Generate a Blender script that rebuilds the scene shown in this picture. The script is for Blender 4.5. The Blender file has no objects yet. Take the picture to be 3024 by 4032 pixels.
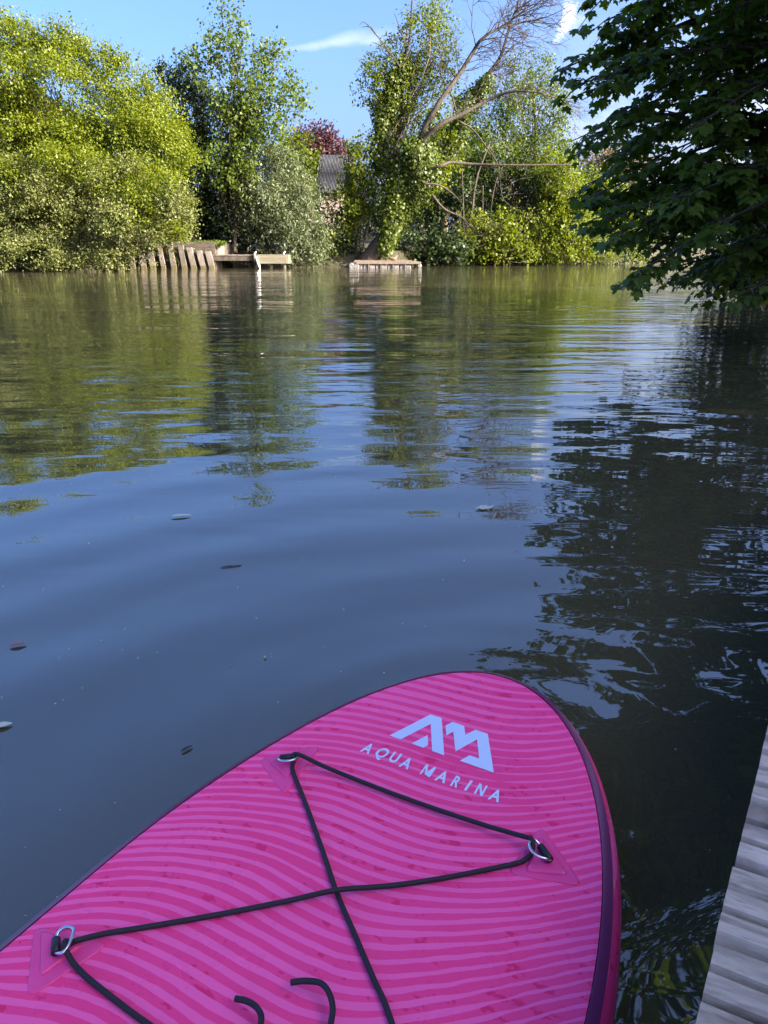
import bpy, bmesh, math
import numpy as np
from mathutils import Vector, Matrix

# ------------------------------------------------------------------ camera, sky, sun, exposure
scene = bpy.context.scene
CAM_H = 1.07
PITCH = math.radians(19.0)
SUN_AZ = math.radians(114.0)      # clockwise from the view direction (+Y)
SUN_EL = math.radians(25.0)

cam_data = bpy.data.cameras.new('camera')
cam_data.sensor_fit = 'HORIZONTAL'
cam_data.sensor_width = 36.0
cam_data.lens = 36.0
cam_data.clip_start = 0.05
cam_data.clip_end = 3000
cam = bpy.data.objects.new('camera', cam_data)
scene.collection.objects.link(cam)
cam.location = (0, 0, CAM_H)
cam.rotation_euler = (math.pi / 2 - PITCH, 0, 0)
scene.camera = cam

_c, _s = math.cos(PITCH), math.sin(PITCH)


def ray(px, py):
    """view ray of a 768 x 1024 picture, used to survey the place"""
    dx, dy = px - 384.0, py - 512.0
    return np.array([dx, 768 * _c - dy * _s, -768 * _s - dy * _c])


def P(px, py, Y):
    r = ray(px, py)
    return np.array([0, 0, CAM_H]) + r * (Y / r[1])


def W0(px, Y, z=0.0):
    """ground point at distance Y seen in column px (near the horizon)"""
    r = ray(px, 262)
    return np.array([r[0] * Y / r[1], Y, z])


world = bpy.data.worlds.new('World')
scene.world = world
world.use_nodes = True
wn, wl = world.node_tree.nodes, world.node_tree.links
wn.clear()
w_out = wn.new('ShaderNodeOutputWorld')
w_bg = wn.new('ShaderNodeBackground')
w_sky = wn.new('ShaderNodeTexSky')
w_sky.sky_type = 'NISHITA'
w_sky.sun_disc = False
w_sky.sun_elevation = SUN_EL
w_sky.sun_rotation = SUN_AZ
w_sky.altitude = 50
w_sky.air_density = 0.65
w_sky.dust_density = 6.0
w_sky.ozone_density = 3.6
w_bg.inputs['Strength'].default_value = 0.15
wl.new(w_bg.outputs[0], w_out.inputs[0])


def wmath(op, a, b=None, c=None):
    n = wn.new('ShaderNodeMath')
    n.operation = op
    for i, v in enumerate((a, b, c)):
        if v is None:
            continue
        if isinstance(v, (int, float)):
            n.inputs[i].default_value = v
        else:
            wl.new(v, n.inputs[i])
    return n.outputs[0]


def wdot(vec, v):
    n = wn.new('ShaderNodeVectorMath')
    n.operation = 'DOT_PRODUCT'
    wl.new(vec, n.inputs[0])
    n.inputs[1].default_value = tuple(v)
    return n.outputs['Value']


w_tc = wn.new('ShaderNodeTexCoord')
w_dir = w_tc.outputs['Generated']


def wsmooth(v, lo, hi):
    n = wn.new('ShaderNodeMapRange')
    n.interpolation_type = 'SMOOTHSTEP'
    wl.new(v, n.inputs[0])
    n.inputs[1].default_value = lo
    n.inputs[2].default_value = hi
    return n.outputs[0]


w_noise = wn.new('ShaderNodeTexNoise')
w_noise.inputs['Scale'].default_value = 22
w_noise.inputs['Detail'].default_value = 6
w_noise.inputs['Roughness'].default_value = 0.62
w_map = wn.new('ShaderNodeMapping')
w_map.inputs['Scale'].default_value = (1, 1, 2.2)
wl.new(w_dir, w_map.inputs[0])
wl.new(w_map.outputs[0], w_noise.inputs['Vector'])
nz = wmath('SUBTRACT', w_noise.outputs['Fac'], 0.5)


w_noise2 = wn.new('ShaderNodeTexNoise')
w_noise2.inputs['Scale'].default_value = 60
w_noise2.inputs['Detail'].default_value = 5
w_noise2.inputs['Roughness'].default_value = 0.6
wl.new(w_dir, w_noise2.inputs['Vector'])
nz2 = wmath('SUBTRACT', w_noise2.outputs['Fac'], 0.5)


def cloud(pa, pb, wid, soft, gain, ns, taper=0.0, fine=False):
    """a wisp of cloud between two sky directions; wid in radians"""
    a = ray(*pa); a = a / np.linalg.norm(a)
    b = ray(*pb); b = b / np.linalg.norm(b)
    mid = (a + b) / 2; mid /= np.linalg.norm(mid)
    e1 = b - a; L = np.linalg.norm(e1) / 2; e1 = e1 / np.linalg.norm(e1)
    e2 = np.cross(mid, e1)
    u = wmath('DIVIDE', wdot(w_dir, e1), L)
    v = wmath('DIVIDE', wdot(w_dir, e2), wid)
    tap = wmath('MULTIPLY_ADD', u, taper, 1.0)
    v = wmath('DIVIDE', v, wmath('MAXIMUM', tap, 0.15))
    d = wmath('SQRT', wmath('ADD', wmath('MULTIPLY', u, u), wmath('MULTIPLY', v, v)))
    d = wmath('MULTIPLY_ADD', nz2 if fine else nz, ns * (2.2 if fine else 1.0), d)
    m = wsmooth(d, 1.0 + soft * 0.3, 1.0 - soft)
    front = wmath('GREATER_THAN', wdot(w_dir, mid), 0.3)
    return wmath('MULTIPLY', wmath('MULTIPLY', m, front), gain)


masks = [
    cloud((282, 50), (400, 33), 0.0070, 1.0, 0.32, 1.8, 0.6),
    cloud((345, 44), (395, 37), 0.005, 1.0, 0.28, 1.8, 0.3),
    cloud((556, 40), (579, 0), 0.0085, 0.8, 0.8, 1.3, 0.35, True),
    cloud((564, 34), (590, 4), 0.012, 1.0, 0.3, 2.0, 0.0, True),
]
# thin cloud low on the sunny side of the horizon, going on round to the sun
w_sep = wn.new('ShaderNodeSeparateXYZ')
wl.new(w_dir, w_sep.inputs[0])
low = wsmooth(w_sep.outputs['Z'], 0.30, 0.04)
sd = np.array([math.sin(math.radians(60)), math.cos(math.radians(60)), 0.0])
side = wsmooth(wdot(w_dir, sd), 0.50, 0.95)
lowc = wmath('MULTIPLY', wmath('MULTIPLY', low, side), wsmooth(nz, -0.16, 0.12))
masks.append(wmath('MULTIPLY', lowc, 0.9))
msum = masks[0]
for m_ in masks[1:]:
    msum = wmath('MAXIMUM', msum, m_)
w_mix = wn.new('ShaderNodeMix')
w_mix.data_type = 'RGBA'
wl.new(msum, w_mix.inputs[0])
w_hs = wn.new('ShaderNodeHueSaturation')
w_hs.inputs['Saturation'].default_value = 1.18
wl.new(w_sky.outputs[0], w_hs.inputs['Color'])
w_tint = wn.new('ShaderNodeMix')
w_tint.data_type = 'RGBA'
w_tint.blend_type = 'MULTIPLY'
w_tint.inputs[0].default_value = 1.0
wl.new(w_hs.outputs[0], w_tint.inputs[6])
w_tint.inputs[7].default_value = (0.96, 0.885, 0.94, 1)
wl.new(w_tint.outputs[2], w_mix.inputs[6])
w_mix.inputs[7].default_value = (2.6, 2.65, 2.75, 1)
wl.new(w_mix.outputs[2], w_bg.inputs['Color'])

sun_data = bpy.data.lights.new('sun', 'SUN')
sun_data.energy = 5.0
sun_data.angle = math.radians(0.5)
sun_data.color = (1.0, 0.89, 0.70)
sun = bpy.data.objects.new('sun', sun_data)
scene.collection.objects.link(sun)
sun_dir = Vector((math.sin(SUN_AZ) * math.cos(SUN_EL), math.cos(SUN_AZ) * math.cos(SUN_EL), math.sin(SUN_EL)))
sun.rotation_euler = (-sun_dir).to_track_quat('-Z', 'Y').to_euler()
sun.location = (40, 5, 30)

scene.view_settings.view_transform = 'Standard'
scene.view_settings.look = 'None'
scene.view_settings.exposure = 2.05
scene.view_settings.gamma = 1.0
scene.view_settings.use_curve_mapping = False
scene.render.engine = 'CYCLES'
scene.cycles.max_bounces = 8
scene.cycles.diffuse_bounces = 3
scene.cycles.glossy_bounces = 3
scene.cycles.transmission_bounces = 4
scene.cycles.transparent_max_bounces = 8
scene.cycles.sample_clamp_indirect = 6.0
scene.cycles.caustics_reflective = False
scene.cycles.caustics_refractive = False
scene.cycles.use_denoising = True

COL = scene.collection


# ------------------------------------------------------------------ helpers
def link(o):
    COL.objects.link(o)
    return o


def tag(o, label=None, cat=None, group=None, kind=None):
    if label:
        o['label'] = label
    if cat:
        o['category'] = cat
    if group:
        o['group'] = group
    if kind:
        o['kind'] = kind
    return o


def empty(name, loc=(0, 0, 0), rz=0.0):
    o = bpy.data.objects.new(name, None)
    o.location = [float(v) for v in loc]
    o.rotation_euler = (0, 0, rz)
    o.empty_display_size = 0.2
    return link(o)


def put(name, mesh, mat=None, parent=None, smooth=False, absolute=True):
    """link a mesh; its coordinates are world ones when absolute, else local to the parent"""
    o = bpy.data.objects.new(name, mesh)
    if mat is not None and not mesh.materials:
        mesh.materials.append(mat)
    link(o)
    if parent is not None:
        o.parent = parent
        if absolute:
            mw = Matrix.Translation(parent.location) @ parent.rotation_euler.to_matrix().to_4x4()
            if parent.parent is not None:
                pp = parent.parent
                mw = Matrix.Translation(pp.location) @ pp.rotation_euler.to_matrix().to_4x4() @ mw
            o.matrix_parent_inverse = mw.inverted()
    if smooth:
        mesh.polygons.foreach_set('use_smooth', [True] * len(mesh.polygons))
    return o


def pymesh(name, verts, faces):
    m = bpy.data.meshes.new(name)
    m.from_pydata([tuple(map(float, v)) for v in verts], [], [tuple(int(i) for i in f) for f in faces])
    m.update()
    return m


def fastmesh(name, verts, faces):
    """verts (n,3) array, faces (m,k) array"""
    m = bpy.data.meshes.new(name)
    n, (f, k) = len(verts), faces.shape
    m.vertices.add(n)
    m.vertices.foreach_set('co', np.ascontiguousarray(verts, dtype=np.float32).ravel())
    m.loops.add(f * k)
    m.loops.foreach_set('vertex_index', np.ascontiguousarray(faces, dtype=np.int32).ravel())
    m.polygons.add(f)
    m.polygons.foreach_set('loop_start', np.arange(0, f * k, k, dtype=np.int32))
    m.update(calc_edges=True)
    return m


def unit(v):
    v = np.asarray(v, float)
    return v / np.maximum(np.linalg.norm(v, axis=-1, keepdims=True), 1e-9)


class Tubes:
    """tapered tubes along polylines, collected into one mesh"""
    def __init__(self):
        self.v, self.f, self.n = [], [], 0

    def add(self, pts, rad, sides=6, cap=True):
        pts = np.asarray(pts, float)
        k = len(pts)
        rad = np.broadcast_to(np.asarray(rad, float), (k,))
        t = np.gradient(pts, axis=0)
        t = unit(t)
        ref = np.array([0, 0, 1.0]) if abs(t[0][2]) < 0.9 else np.array([1.0, 0, 0])
        a = unit(np.cross(t[0], ref))
        ang = np.linspace(0, 2 * math.pi, sides, endpoint=False)
        for i in range(k):
            a = unit(a - t[i] * np.dot(a, t[i]))
            b = np.cross(t[i], a)
            self.v.append(pts[i] + rad[i] * (np.outer(np.cos(ang), a) + np.outer(np.sin(ang), b)))
        base = self.n
        for i in range(k - 1):
            for j in range(sides):
                j2 = (j + 1) % sides
                self.f.append((base + i * sides + j, base + i * sides + j2, base + (i + 1) * sides + j2, base + (i + 1) * sides + j))
        self.n += k * sides
        if cap:
            self.f.append(tuple(base + j for j in range(sides))[::-1])
            self.f.append(tuple(base + (k - 1) * sides + j for j in range(sides)))
        return self

    def mesh(self, name):
        return pymesh(name, np.concatenate(self.v), self.f)


def smooth_path(pts, n):
    """Catmull-Rom through pts"""
    pts = np.asarray(pts, float)
    p = np.vstack([2 * pts[0] - pts[1], pts, 2 * pts[-1] - pts[-2]])
    out = []
    segs = len(pts) - 1
    for u in np.linspace(0, segs, n):
        i = min(int(u), segs - 1)
        t = u - i
        a, b, c, d = p[i:i + 4]
        out.append(0.5 * (2 * b + (c - a) * t + (2 * a - 5 * b + 4 * c - d) * t * t + (3 * b - a - 3 * c + d) * t ** 3))
    return np.array(out)


def box_bm(bm, lo, hi, rot=None, bevel=0.0):
    r = bmesh.ops.create_cube(bm, size=1.0)
    vs = r['verts']
    lo, hi = np.array(lo, float), np.array(hi, float)
    for v in vs:
        v.co = Vector([(lo[i] + hi[i]) / 2 + v.co[i] * (hi[i] - lo[i]) for i in range(3)])
    if bevel > 0:
        es = list({e for v in vs for e in v.link_edges})
        r2 = bmesh.ops.bevel(bm, geom=es, offset=bevel, segments=2, affect='EDGES', profile=0.5)
        vs = list({v for f in r2['faces'] for v in f.verts} | {v for v in vs if v.is_valid})
    if rot is not None:
        bmesh.ops.transform(bm, matrix=rot, verts=vs)
    return vs


def bm_mesh(bm, name):
    m = bpy.data.meshes.new(name)
    bm.normal_update()
    bm.to_mesh(m)
    bm.free()
    return m


def box_mesh(name, lo, hi, bevel=0.0, rot=None):
    bm = bmesh.new()
    box_bm(bm, lo, hi, rot, bevel)
    return bm_mesh(bm, name)


# ------------------------------------------------------------------ materials
def newmat(name):
    m = bpy.data.materials.new(name)
    m.use_nodes = True
    nt = m.node_tree
    b = nt.nodes['Principled BSDF']
    return m, nt.nodes, nt.links, b


def mnode(nodes, links, op, a, b=None, c=None, clamp=False):
    n = nodes.new('ShaderNodeMath')
    n.operation = op
    n.use_clamp = clamp
    for i, v in enumerate((a, b, c)):
        if v is None:
            continue
        if isinstance(v, (int, float)):
            n.inputs[i].default_value = v
        else:
            links.new(v, n.inputs[i])
    return n.outputs[0]


def rgbmix(nodes, links, fac, a, b, mode='MIX'):
    n = nodes.new('ShaderNodeMix')
    n.data_type = 'RGBA'
    n.blend_type = mode
    if isinstance(fac, (int, float)):
        n.inputs[0].default_value = fac
    else:
        links.new(fac, n.inputs[0])
    for i, v in ((6, a), (7, b)):
        if isinstance(v, tuple):
            n.inputs[i].default_value = (*v[:3], 1)
        else:
            links.new(v, n.inputs[i])
    return n.outputs[2]


def noise(nodes, links, vec, scale, detail=3, rough=0.55, mapscale=None, dist=0.0):
    n = nodes.new('ShaderNodeTexNoise')
    n.inputs['Scale'].default_value = scale
    n.inputs['Detail'].default_value = detail
    n.inputs['Roughness'].default_value = rough
    n.inputs['Distortion'].default_value = dist
    if mapscale is not None:
        mp = nodes.new('ShaderNodeMapping')
        mp.inputs['Scale'].default_value = mapscale
        links.new(vec, mp.inputs[0])
        vec = mp.outputs[0]
    links.new(vec, n.inputs['Vector'])
    return n.outputs['Fac']


def ramp(nodes, links, fac, lo, hi):
    n = nodes.new('ShaderNodeMapRange')
    n.interpolation_type = 'SMOOTHSTEP'
    links.new(fac, n.inputs[0])
    n.inputs[1].default_value = lo
    n.inputs[2].default_value = hi
    return n.outputs[0]


def bump(nodes, links, bsdf, height, dist, strength=1.0):
    n = nodes.new('ShaderNodeBump')
    n.inputs['Distance'].default_value = dist
    n.inputs['Strength'].default_value = strength
    links.new(height, n.inputs['Height'])
    links.new(n.outputs[0], bsdf.inputs['Normal'])


def objco(nodes):
    return nodes.new('ShaderNodeTexCoord').outputs['Object']


def leaf_mat(name, a, b, c=None, trans=0.42, tint=(1.5, 1.45, 0.55), rough=0.48, spec=0.35):
    m, n, l, p = newmat(name)
    geo = n.new('ShaderNodeNewGeometry')
    rnd = geo.outputs['Random Per Island']
    col = rgbmix(n, l, rnd, a, b)
    if c is not None:
        k = mnode(n, l, 'FRACT', mnode(n, l, 'MULTIPLY', rnd, 17.3))
        col = rgbmix(n, l, ramp(n, l, k, 0.72, 1.0), col, c)
    l.new(col, p.inputs['Base Color'])
    p.inputs['Roughness'].default_value = rough
    p.inputs['Specular IOR Level'].default_value = spec
    t = n.new('ShaderNodeBsdfTranslucent')
    l.new(rgbmix(n, l, 1.0, col, tint, 'MULTIPLY'), t.inputs['Color'])
    mx = n.new('ShaderNodeMixShader')
    mx.inputs[0].default_value = trans
    l.new(p.outputs[0], mx.inputs[1])
    l.new(t.outputs[0], mx.inputs[2])
    l.new(mx.outputs[0], n['Material Output'].inputs['Surface'])
    return m


def bark_mat(name, a, b, scale=9.0):
    m, n, l, p = newmat(name)
    co = objco(n)
    f = noise(n, l, co, scale, 5, 0.65, (1, 1, 0.35))
    l.new(rgbmix(n, l, ramp(n, l, f, 0.35, 0.68), a, b), p.inputs['Base Color'])
    p.inputs['Roughness'].default_value = 0.9
    bump(n, l, p, f, 0.02)
    return m


def plain_mat(name, a, b, scale=6.0, rough=0.7, metallic=0.0, bumpd=0.0, mapscale=None, lo=0.35, hi=0.68, spec=0.5):
    m, n, l, p = newmat(name)
    f = noise(n, l, objco(n), scale, 5, 0.6, mapscale)
    l.new(rgbmix(n, l, ramp(n, l, f, lo, hi), a, b), p.inputs['Base Color'])
    p.inputs['Roughness'].default_value = rough
    p.inputs['Metallic'].default_value = metallic
    p.inputs['Specular IOR Level'].default_value = spec
    if bumpd:
        bump(n, l, p, f, bumpd)
    return m


M = {}
M['lime'] = leaf_mat('lime_leaf', (0.12, 0.165, 0.010), (0.18, 0.215, 0.014), (0.075, 0.11, 0.010), 0.45)
M['pale'] = leaf_mat('glare_pale_leaf', (0.115, 0.14, 0.032), (0.175, 0.19, 0.068), (0.075, 0.10, 0.018), 0.32, (1.4, 1.4, 0.5), 0.5, 0.3)  # same foliage as the lime tree, sun glare put into a paler colour
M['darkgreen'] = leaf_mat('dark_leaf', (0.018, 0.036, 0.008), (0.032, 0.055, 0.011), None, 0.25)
M['mid'] = leaf_mat('mid_green_leaf', (0.065, 0.11, 0.014), (0.10, 0.145, 0.02), (0.14, 0.18, 0.02), 0.42)
M['sycamore'] = leaf_mat('sycamore_leaf', (0.10, 0.145, 0.010), (0.17, 0.205, 0.014), (0.06, 0.09, 0.010), 0.48)
M['grey'] = leaf_mat('grey_green_leaf', (0.085, 0.115, 0.05), (0.15, 0.175, 0.09), (0.05, 0.075, 0.025), 0.28, (1.3, 1.3, 0.7))
M['ivy'] = leaf_mat('ivy_leaf', (0.045, 0.075, 0.008), (0.085, 0.12, 0.012), (0.15, 0.175, 0.016), 0.36, rough=0.45, spec=0.4)
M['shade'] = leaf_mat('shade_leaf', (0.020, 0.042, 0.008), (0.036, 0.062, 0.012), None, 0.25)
M['shadedivy'] = leaf_mat('shaded_ivy_leaf', (0.045, 0.075, 0.008), (0.085, 0.12, 0.012), (0.13, 0.16, 0.015), 0.34, rough=0.45, spec=0.4)  # slightly darker copy of the ivy, shadow side of the trunk put into the colour
M['copper'] = leaf_mat('copper_leaf', (0.050, 0.022, 0.026), (0.085, 0.038, 0.042), (0.11, 0.06, 0.05), 0.30, (1.6, 0.8, 0.8))
M['bronze'] = leaf_mat('bronze_leaf', (0.10, 0.07, 0.025), (0.15, 0.10, 0.04), (0.08, 0.09, 0.02), 0.35)
M['willow'] = leaf_mat('willow_leaf', (0.11, 0.14, 0.045), (0.16, 0.19, 0.06), None, 0.40)
M['far'] = leaf_mat('far_leaf', (0.05, 0.075, 0.02), (0.085, 0.11, 0.035), None, 0.35)
M['maple'] = leaf_mat('maple_leaf', (0.070, 0.135, 0.018), (0.115, 0.18, 0.026), (0.16, 0.22, 0.022), 0.42, (1.5, 1.5, 0.4), 0.42, 0.5)
M['bark'] = bark_mat('grey_brown_bark', (0.10, 0.075, 0.05), (0.21, 0.165, 0.115))
M['deadbark'] = bark_mat('dead_grey_bark', (0.035, 0.027, 0.021), (0.085, 0.068, 0.052))
M['darkbark'] = bark_mat('dark_bark', (0.035, 0.028, 0.02), (0.085, 0.068, 0.05))


# river: turbid brown water with a rippled mirror on top
def water_material():
    m, n, l, p = newmat('river_water')
    co = objco(n)
    silt = noise(n, l, co, 0.25, 3, 0.5)
    l.new(rgbmix(n, l, silt, (0.054, 0.052, 0.030), (0.074, 0.066, 0.036)), p.inputs['Base Color'])
    p.inputs['Roughness'].default_value = 0.015
    p.inputs['IOR'].default_value = 2.1
    p.inputs['Specular IOR Level'].default_value = 0.5
    sep = n.new('ShaderNodeSeparateXYZ')
    l.new(co, sep.inputs[0])
    # wind ripples: long crests across the river
    r1 = noise(n, l, co, 1.0, 2, 0.45, (0.75, 2.3, 1), 0.4)
    r2 = noise(n, l, co, 1.0, 2, 0.5, (2.2, 6.5, 1), 0.5)
    r3 = noise(n, l, co, 1.0, 1.5, 0.5, (0.16, 0.50, 1))
    # patches of calmer and livelier water
    calm = ramp(n, l, noise(n, l, co, 0.16, 2, 0.5, (0.6, 1.5, 1)), 0.35, 0.65)
    dist = n.new('ShaderNodeVectorMath'); dist.operation = 'LENGTH'
    l.new(co, dist.inputs[0])
    near = ramp(n, l, dist.outputs['Value'], 2.0, 9.0)     # sheltered water beside the jetty is stiller
    amp = mnode(n, l, 'MULTIPLY_ADD', calm, 0.6, 0.55)
    amp = mnode(n, l, 'MULTIPLY', amp, mnode(n, l, 'MULTIPLY_ADD', near, 0.72, 0.28))
    h = mnode(n, l, 'MULTIPLY', r1, 0.021)
    h = mnode(n, l, 'MULTIPLY_ADD', r2, 0.0055, h)
    h = mnode(n, l, 'MULTIPLY', h, amp)
    h = mnode(n, l, 'MULTIPLY_ADD', r3, 0.045, h)
    # rings running out from the bobbing board
    def rings(cx, cy, k, a, fall, wob):
        dx = mnode(n, l, 'SUBTRACT', sep.outputs[0], cx)
        dy = mnode(n, l, 'SUBTRACT', sep.outputs[1], cy)
        d = mnode(n, l, 'SQRT', mnode(n, l, 'ADD', mnode(n, l, 'MULTIPLY', dx, dx), mnode(n, l, 'MULTIPLY', dy, dy)))
        w = noise(n, l, co, 0.9, 2, 0.5)
        ph = mnode(n, l, 'MULTIPLY_ADD', w, wob, mnode(n, l, 'MULTIPLY', d, k))
        s = mnode(n, l, 'SINE', ph)
        e = mnode(n, l, 'POWER', 2.718, mnode(n, l, 'MULTIPLY', d, -1.0 / fall))
        return mnode(n, l, 'MULTIPLY', mnode(n, l, 'MULTIPLY', s, e), a)
    h = mnode(n, l, 'ADD', h, rings(0.9, 0.2, 13.0, 0.0042, 3.2, 5.0))
    h = mnode(n, l, 'ADD', h, rings(0.22, 1.42, 36.0, 0.0012, 0.50, 5.0))
    h = mnode(n, l, 'ADD', h, rings(0.66, 0.62, 38.0, 0.0006, 0.50, 9.0))
    bump(n, l, p, h, 1.0)
    return m


M['water'] = water_material()


def ground_material(name, a, b, c):
    m, n, l, p = newmat(name)
    co = objco(n)
    f = noise(n, l, co, 1.1, 6, 0.65)
    g = noise(n, l, co, 7.0, 4, 0.6)
    col = rgbmix(n, l, ramp(n, l, f, 0.38, 0.62), a, b)
    col = rgbmix(n, l, ramp(n, l, g, 0.5, 0.75), col, c)
    l.new(col, p.inputs['Base Color'])
    p.inputs['Roughness'].default_value = 0.95
    bump(n, l, p, g, 0.08)
    return m


M['bankearth'] = ground_material('bank_earth', (0.035, 0.035, 0.015), (0.05, 0.042, 0.026), (0.04, 0.055, 0.014))


# ------------------------------------------------------------------ the setting
def grid_strip(name, edge, depth_pts, mat):
    """ground from a bank edge line: depth_pts = [(back offset, z), ...] along +dirs"""
    verts, faces = [], []
    k = len(depth_pts)
    for (x, y, dx, dy) in edge:
        for (off, z) in depth_pts:
            verts.append((x + dx * off, y + dy * off, z + 0.10 * math.sin(x * 1.3 + off) * (1 if 0.2 < z else 0)))
    for i in range(len(edge) - 1):
        for j in range(k - 1):
            faces.append((i * k + j, (i + 1) * k + j, (i + 1) * k + j + 1, i * k + j + 1))
    o = put(name, pymesh(name, verts, faces), mat, smooth=True)
    tag(o, kind='structure')
    return o


wm = pymesh('river', [(-400, -300, 0), (500, -300, 0), (500, 500, 0), (-400, 500, 0)], [(0, 1, 2, 3)])
river = put('river', wm, M['water'])
tag(river, 'still brown green river with long ripples and reflections', kind='structure')

far_edge = [(-300, 36, 0, 1), (-60, 36.5, 0, 1), (-30, 37.5, 0, 1), (-21, 39, 0, 1), (-14.2, 43.9, 0, 1), (-8.9, 44.4, 0, 1), (-8.2, 47.5, 0, 1),
            (-4.2, 47.3, 0, 1), (-2, 47.2, 0, 1), (0.8, 48.2, 0, 1), (3, 50.6, 0, 1), (8, 53.0, 0, 1), (13, 55.5, 0, 1), (17, 58.5, 0, 1),
            (20.5, 64, -0.2, 1), (24, 80, -0.3, 1), (40, 92, -0.1, 1), (300, 105, 0, 1)]
grid_strip('far_bank', far_edge, [(-0.4, -0.6), (0.0, 0.05), (0.5, 0.75), (2.5, 1.15), (9, 1.5), (40, 2.2), (420, 6)], M['bankearth'])
# the bank behind the jetty on the right, turning away up-river
ux, uy = 0.527, 0.850          # line of the near jetty
rx_, ry_ = 0.850, -0.527       # to its right
near_edge = [(ux * t + rx_ * 2.5, uy * t + ry_ * 2.5, 0.95, -0.3) for t in (-60, -20, -6, 0, 6, 11)]
near_edge += [(8.7, 12.5, 0.95, -0.3), (8.9, 16.5, 0.97, -0.2), (10.8, 19.5, 0.8, -0.6), (20.5, 23.0, 0.6, -0.8), (40, 36, 0.5, -0.86), (300, 70, 0.2, -0.98)]
grid_strip('near_bank', near_edge, [(-0.3, -0.6), (0.0, 0.05), (0.3, 0.35), (2.0, 0.6), (9, 0.9), (60, 1.6), (300, 3)], M['bankearth'])


# ------------------------------------------------------------------ foliage
RNG = np.random.default_rng(7)

RHOMB = (np.array([(0, 0, 0), (0.45, 0.33, 0.09), (1, 0, -0.03), (0.45, -0.33, 0.09)]), np.array([(0, 1, 2, 3)]))
BROAD = (np.array([(0, 0, 0), (0.40, 0.48, 0.10), (1, 0, -0.08), (0.40, -0.48, 0.10)]), np.array([(0, 1, 2, 3)]))
LANCE = (np.array([(0, 0, 0), (0.45, 0.17, 0.04), (1, 0, -0.06), (0.45, -0.17, 0.04)]), np.array([(0, 1, 2, 3)]))


def palmate():
    half = [(0.02, 0.03), (-0.10, 0.16), (-0.02, 0.34), (0.16, 0.33), (0.24, 0.55), (0.36, 0.50), (0.44, 0.62), (0.48, 0.38),
            (0.55, 0.20), (0.72, 0.26), (0.82, 0.13), (1.02, 0.0)]
    pts = half + [(x, -y) for x, y in half[-2::-1]]
    v = [(0.30, 0, 0.05)]
    for x, y in pts:
        v.append((x, y, 0.05 - 0.22 * (x - 0.3) ** 2 - 0.35 * y * y + 0.05 * abs(y)))
    v = np.array(v)
    n = len(pts)
    f = [(0, i, i + 1) for i in range(1, n)] + [(0, n, 1)]
    return v, np.array(f)


PALM = palmate()


def leaf_mesh(name, pos, axis, nrm, size, template, curl=None):
    tv, tf = template
    axis = unit(axis)
    nrm = unit(nrm - axis * np.sum(nrm * axis, axis=1, keepdims=True))
    bi = np.cross(nrm, axis)
    N, K = len(pos), len(tv)
    s = size[:, None, None]
    cz = 1.0 if curl is None else curl[:, None, None]
    v = pos[:, None, :] + s * (tv[None, :, 0:1] * axis[:, None, :] + tv[None, :, 1:2] * bi[:, None, :] + cz * tv[None, :, 2:3] * nrm[:, None, :])
    faces = (tf[None, :, :] + (np.arange(N) * K)[:, None, None]).reshape(-1, tf.shape[1])
    return fastmesh(name, v.reshape(-1, 3), faces)


def sph(n, rng):
    return unit(rng.normal(size=(n, 3)))


def blobs_world(blobs, Y):
    out = []
    for b in blobs:
        px, py, rx, ry = b[:4]
        y = Y + (b[4] if len(b) > 4 else 0)
        c = P(px, py, y)
        sc = y / ray(px, py)[1]
        out.append((c, np.array([rx * sc, (rx + ry) * 0.5 * sc * 0.9, ry * sc])))
    return out


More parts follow.
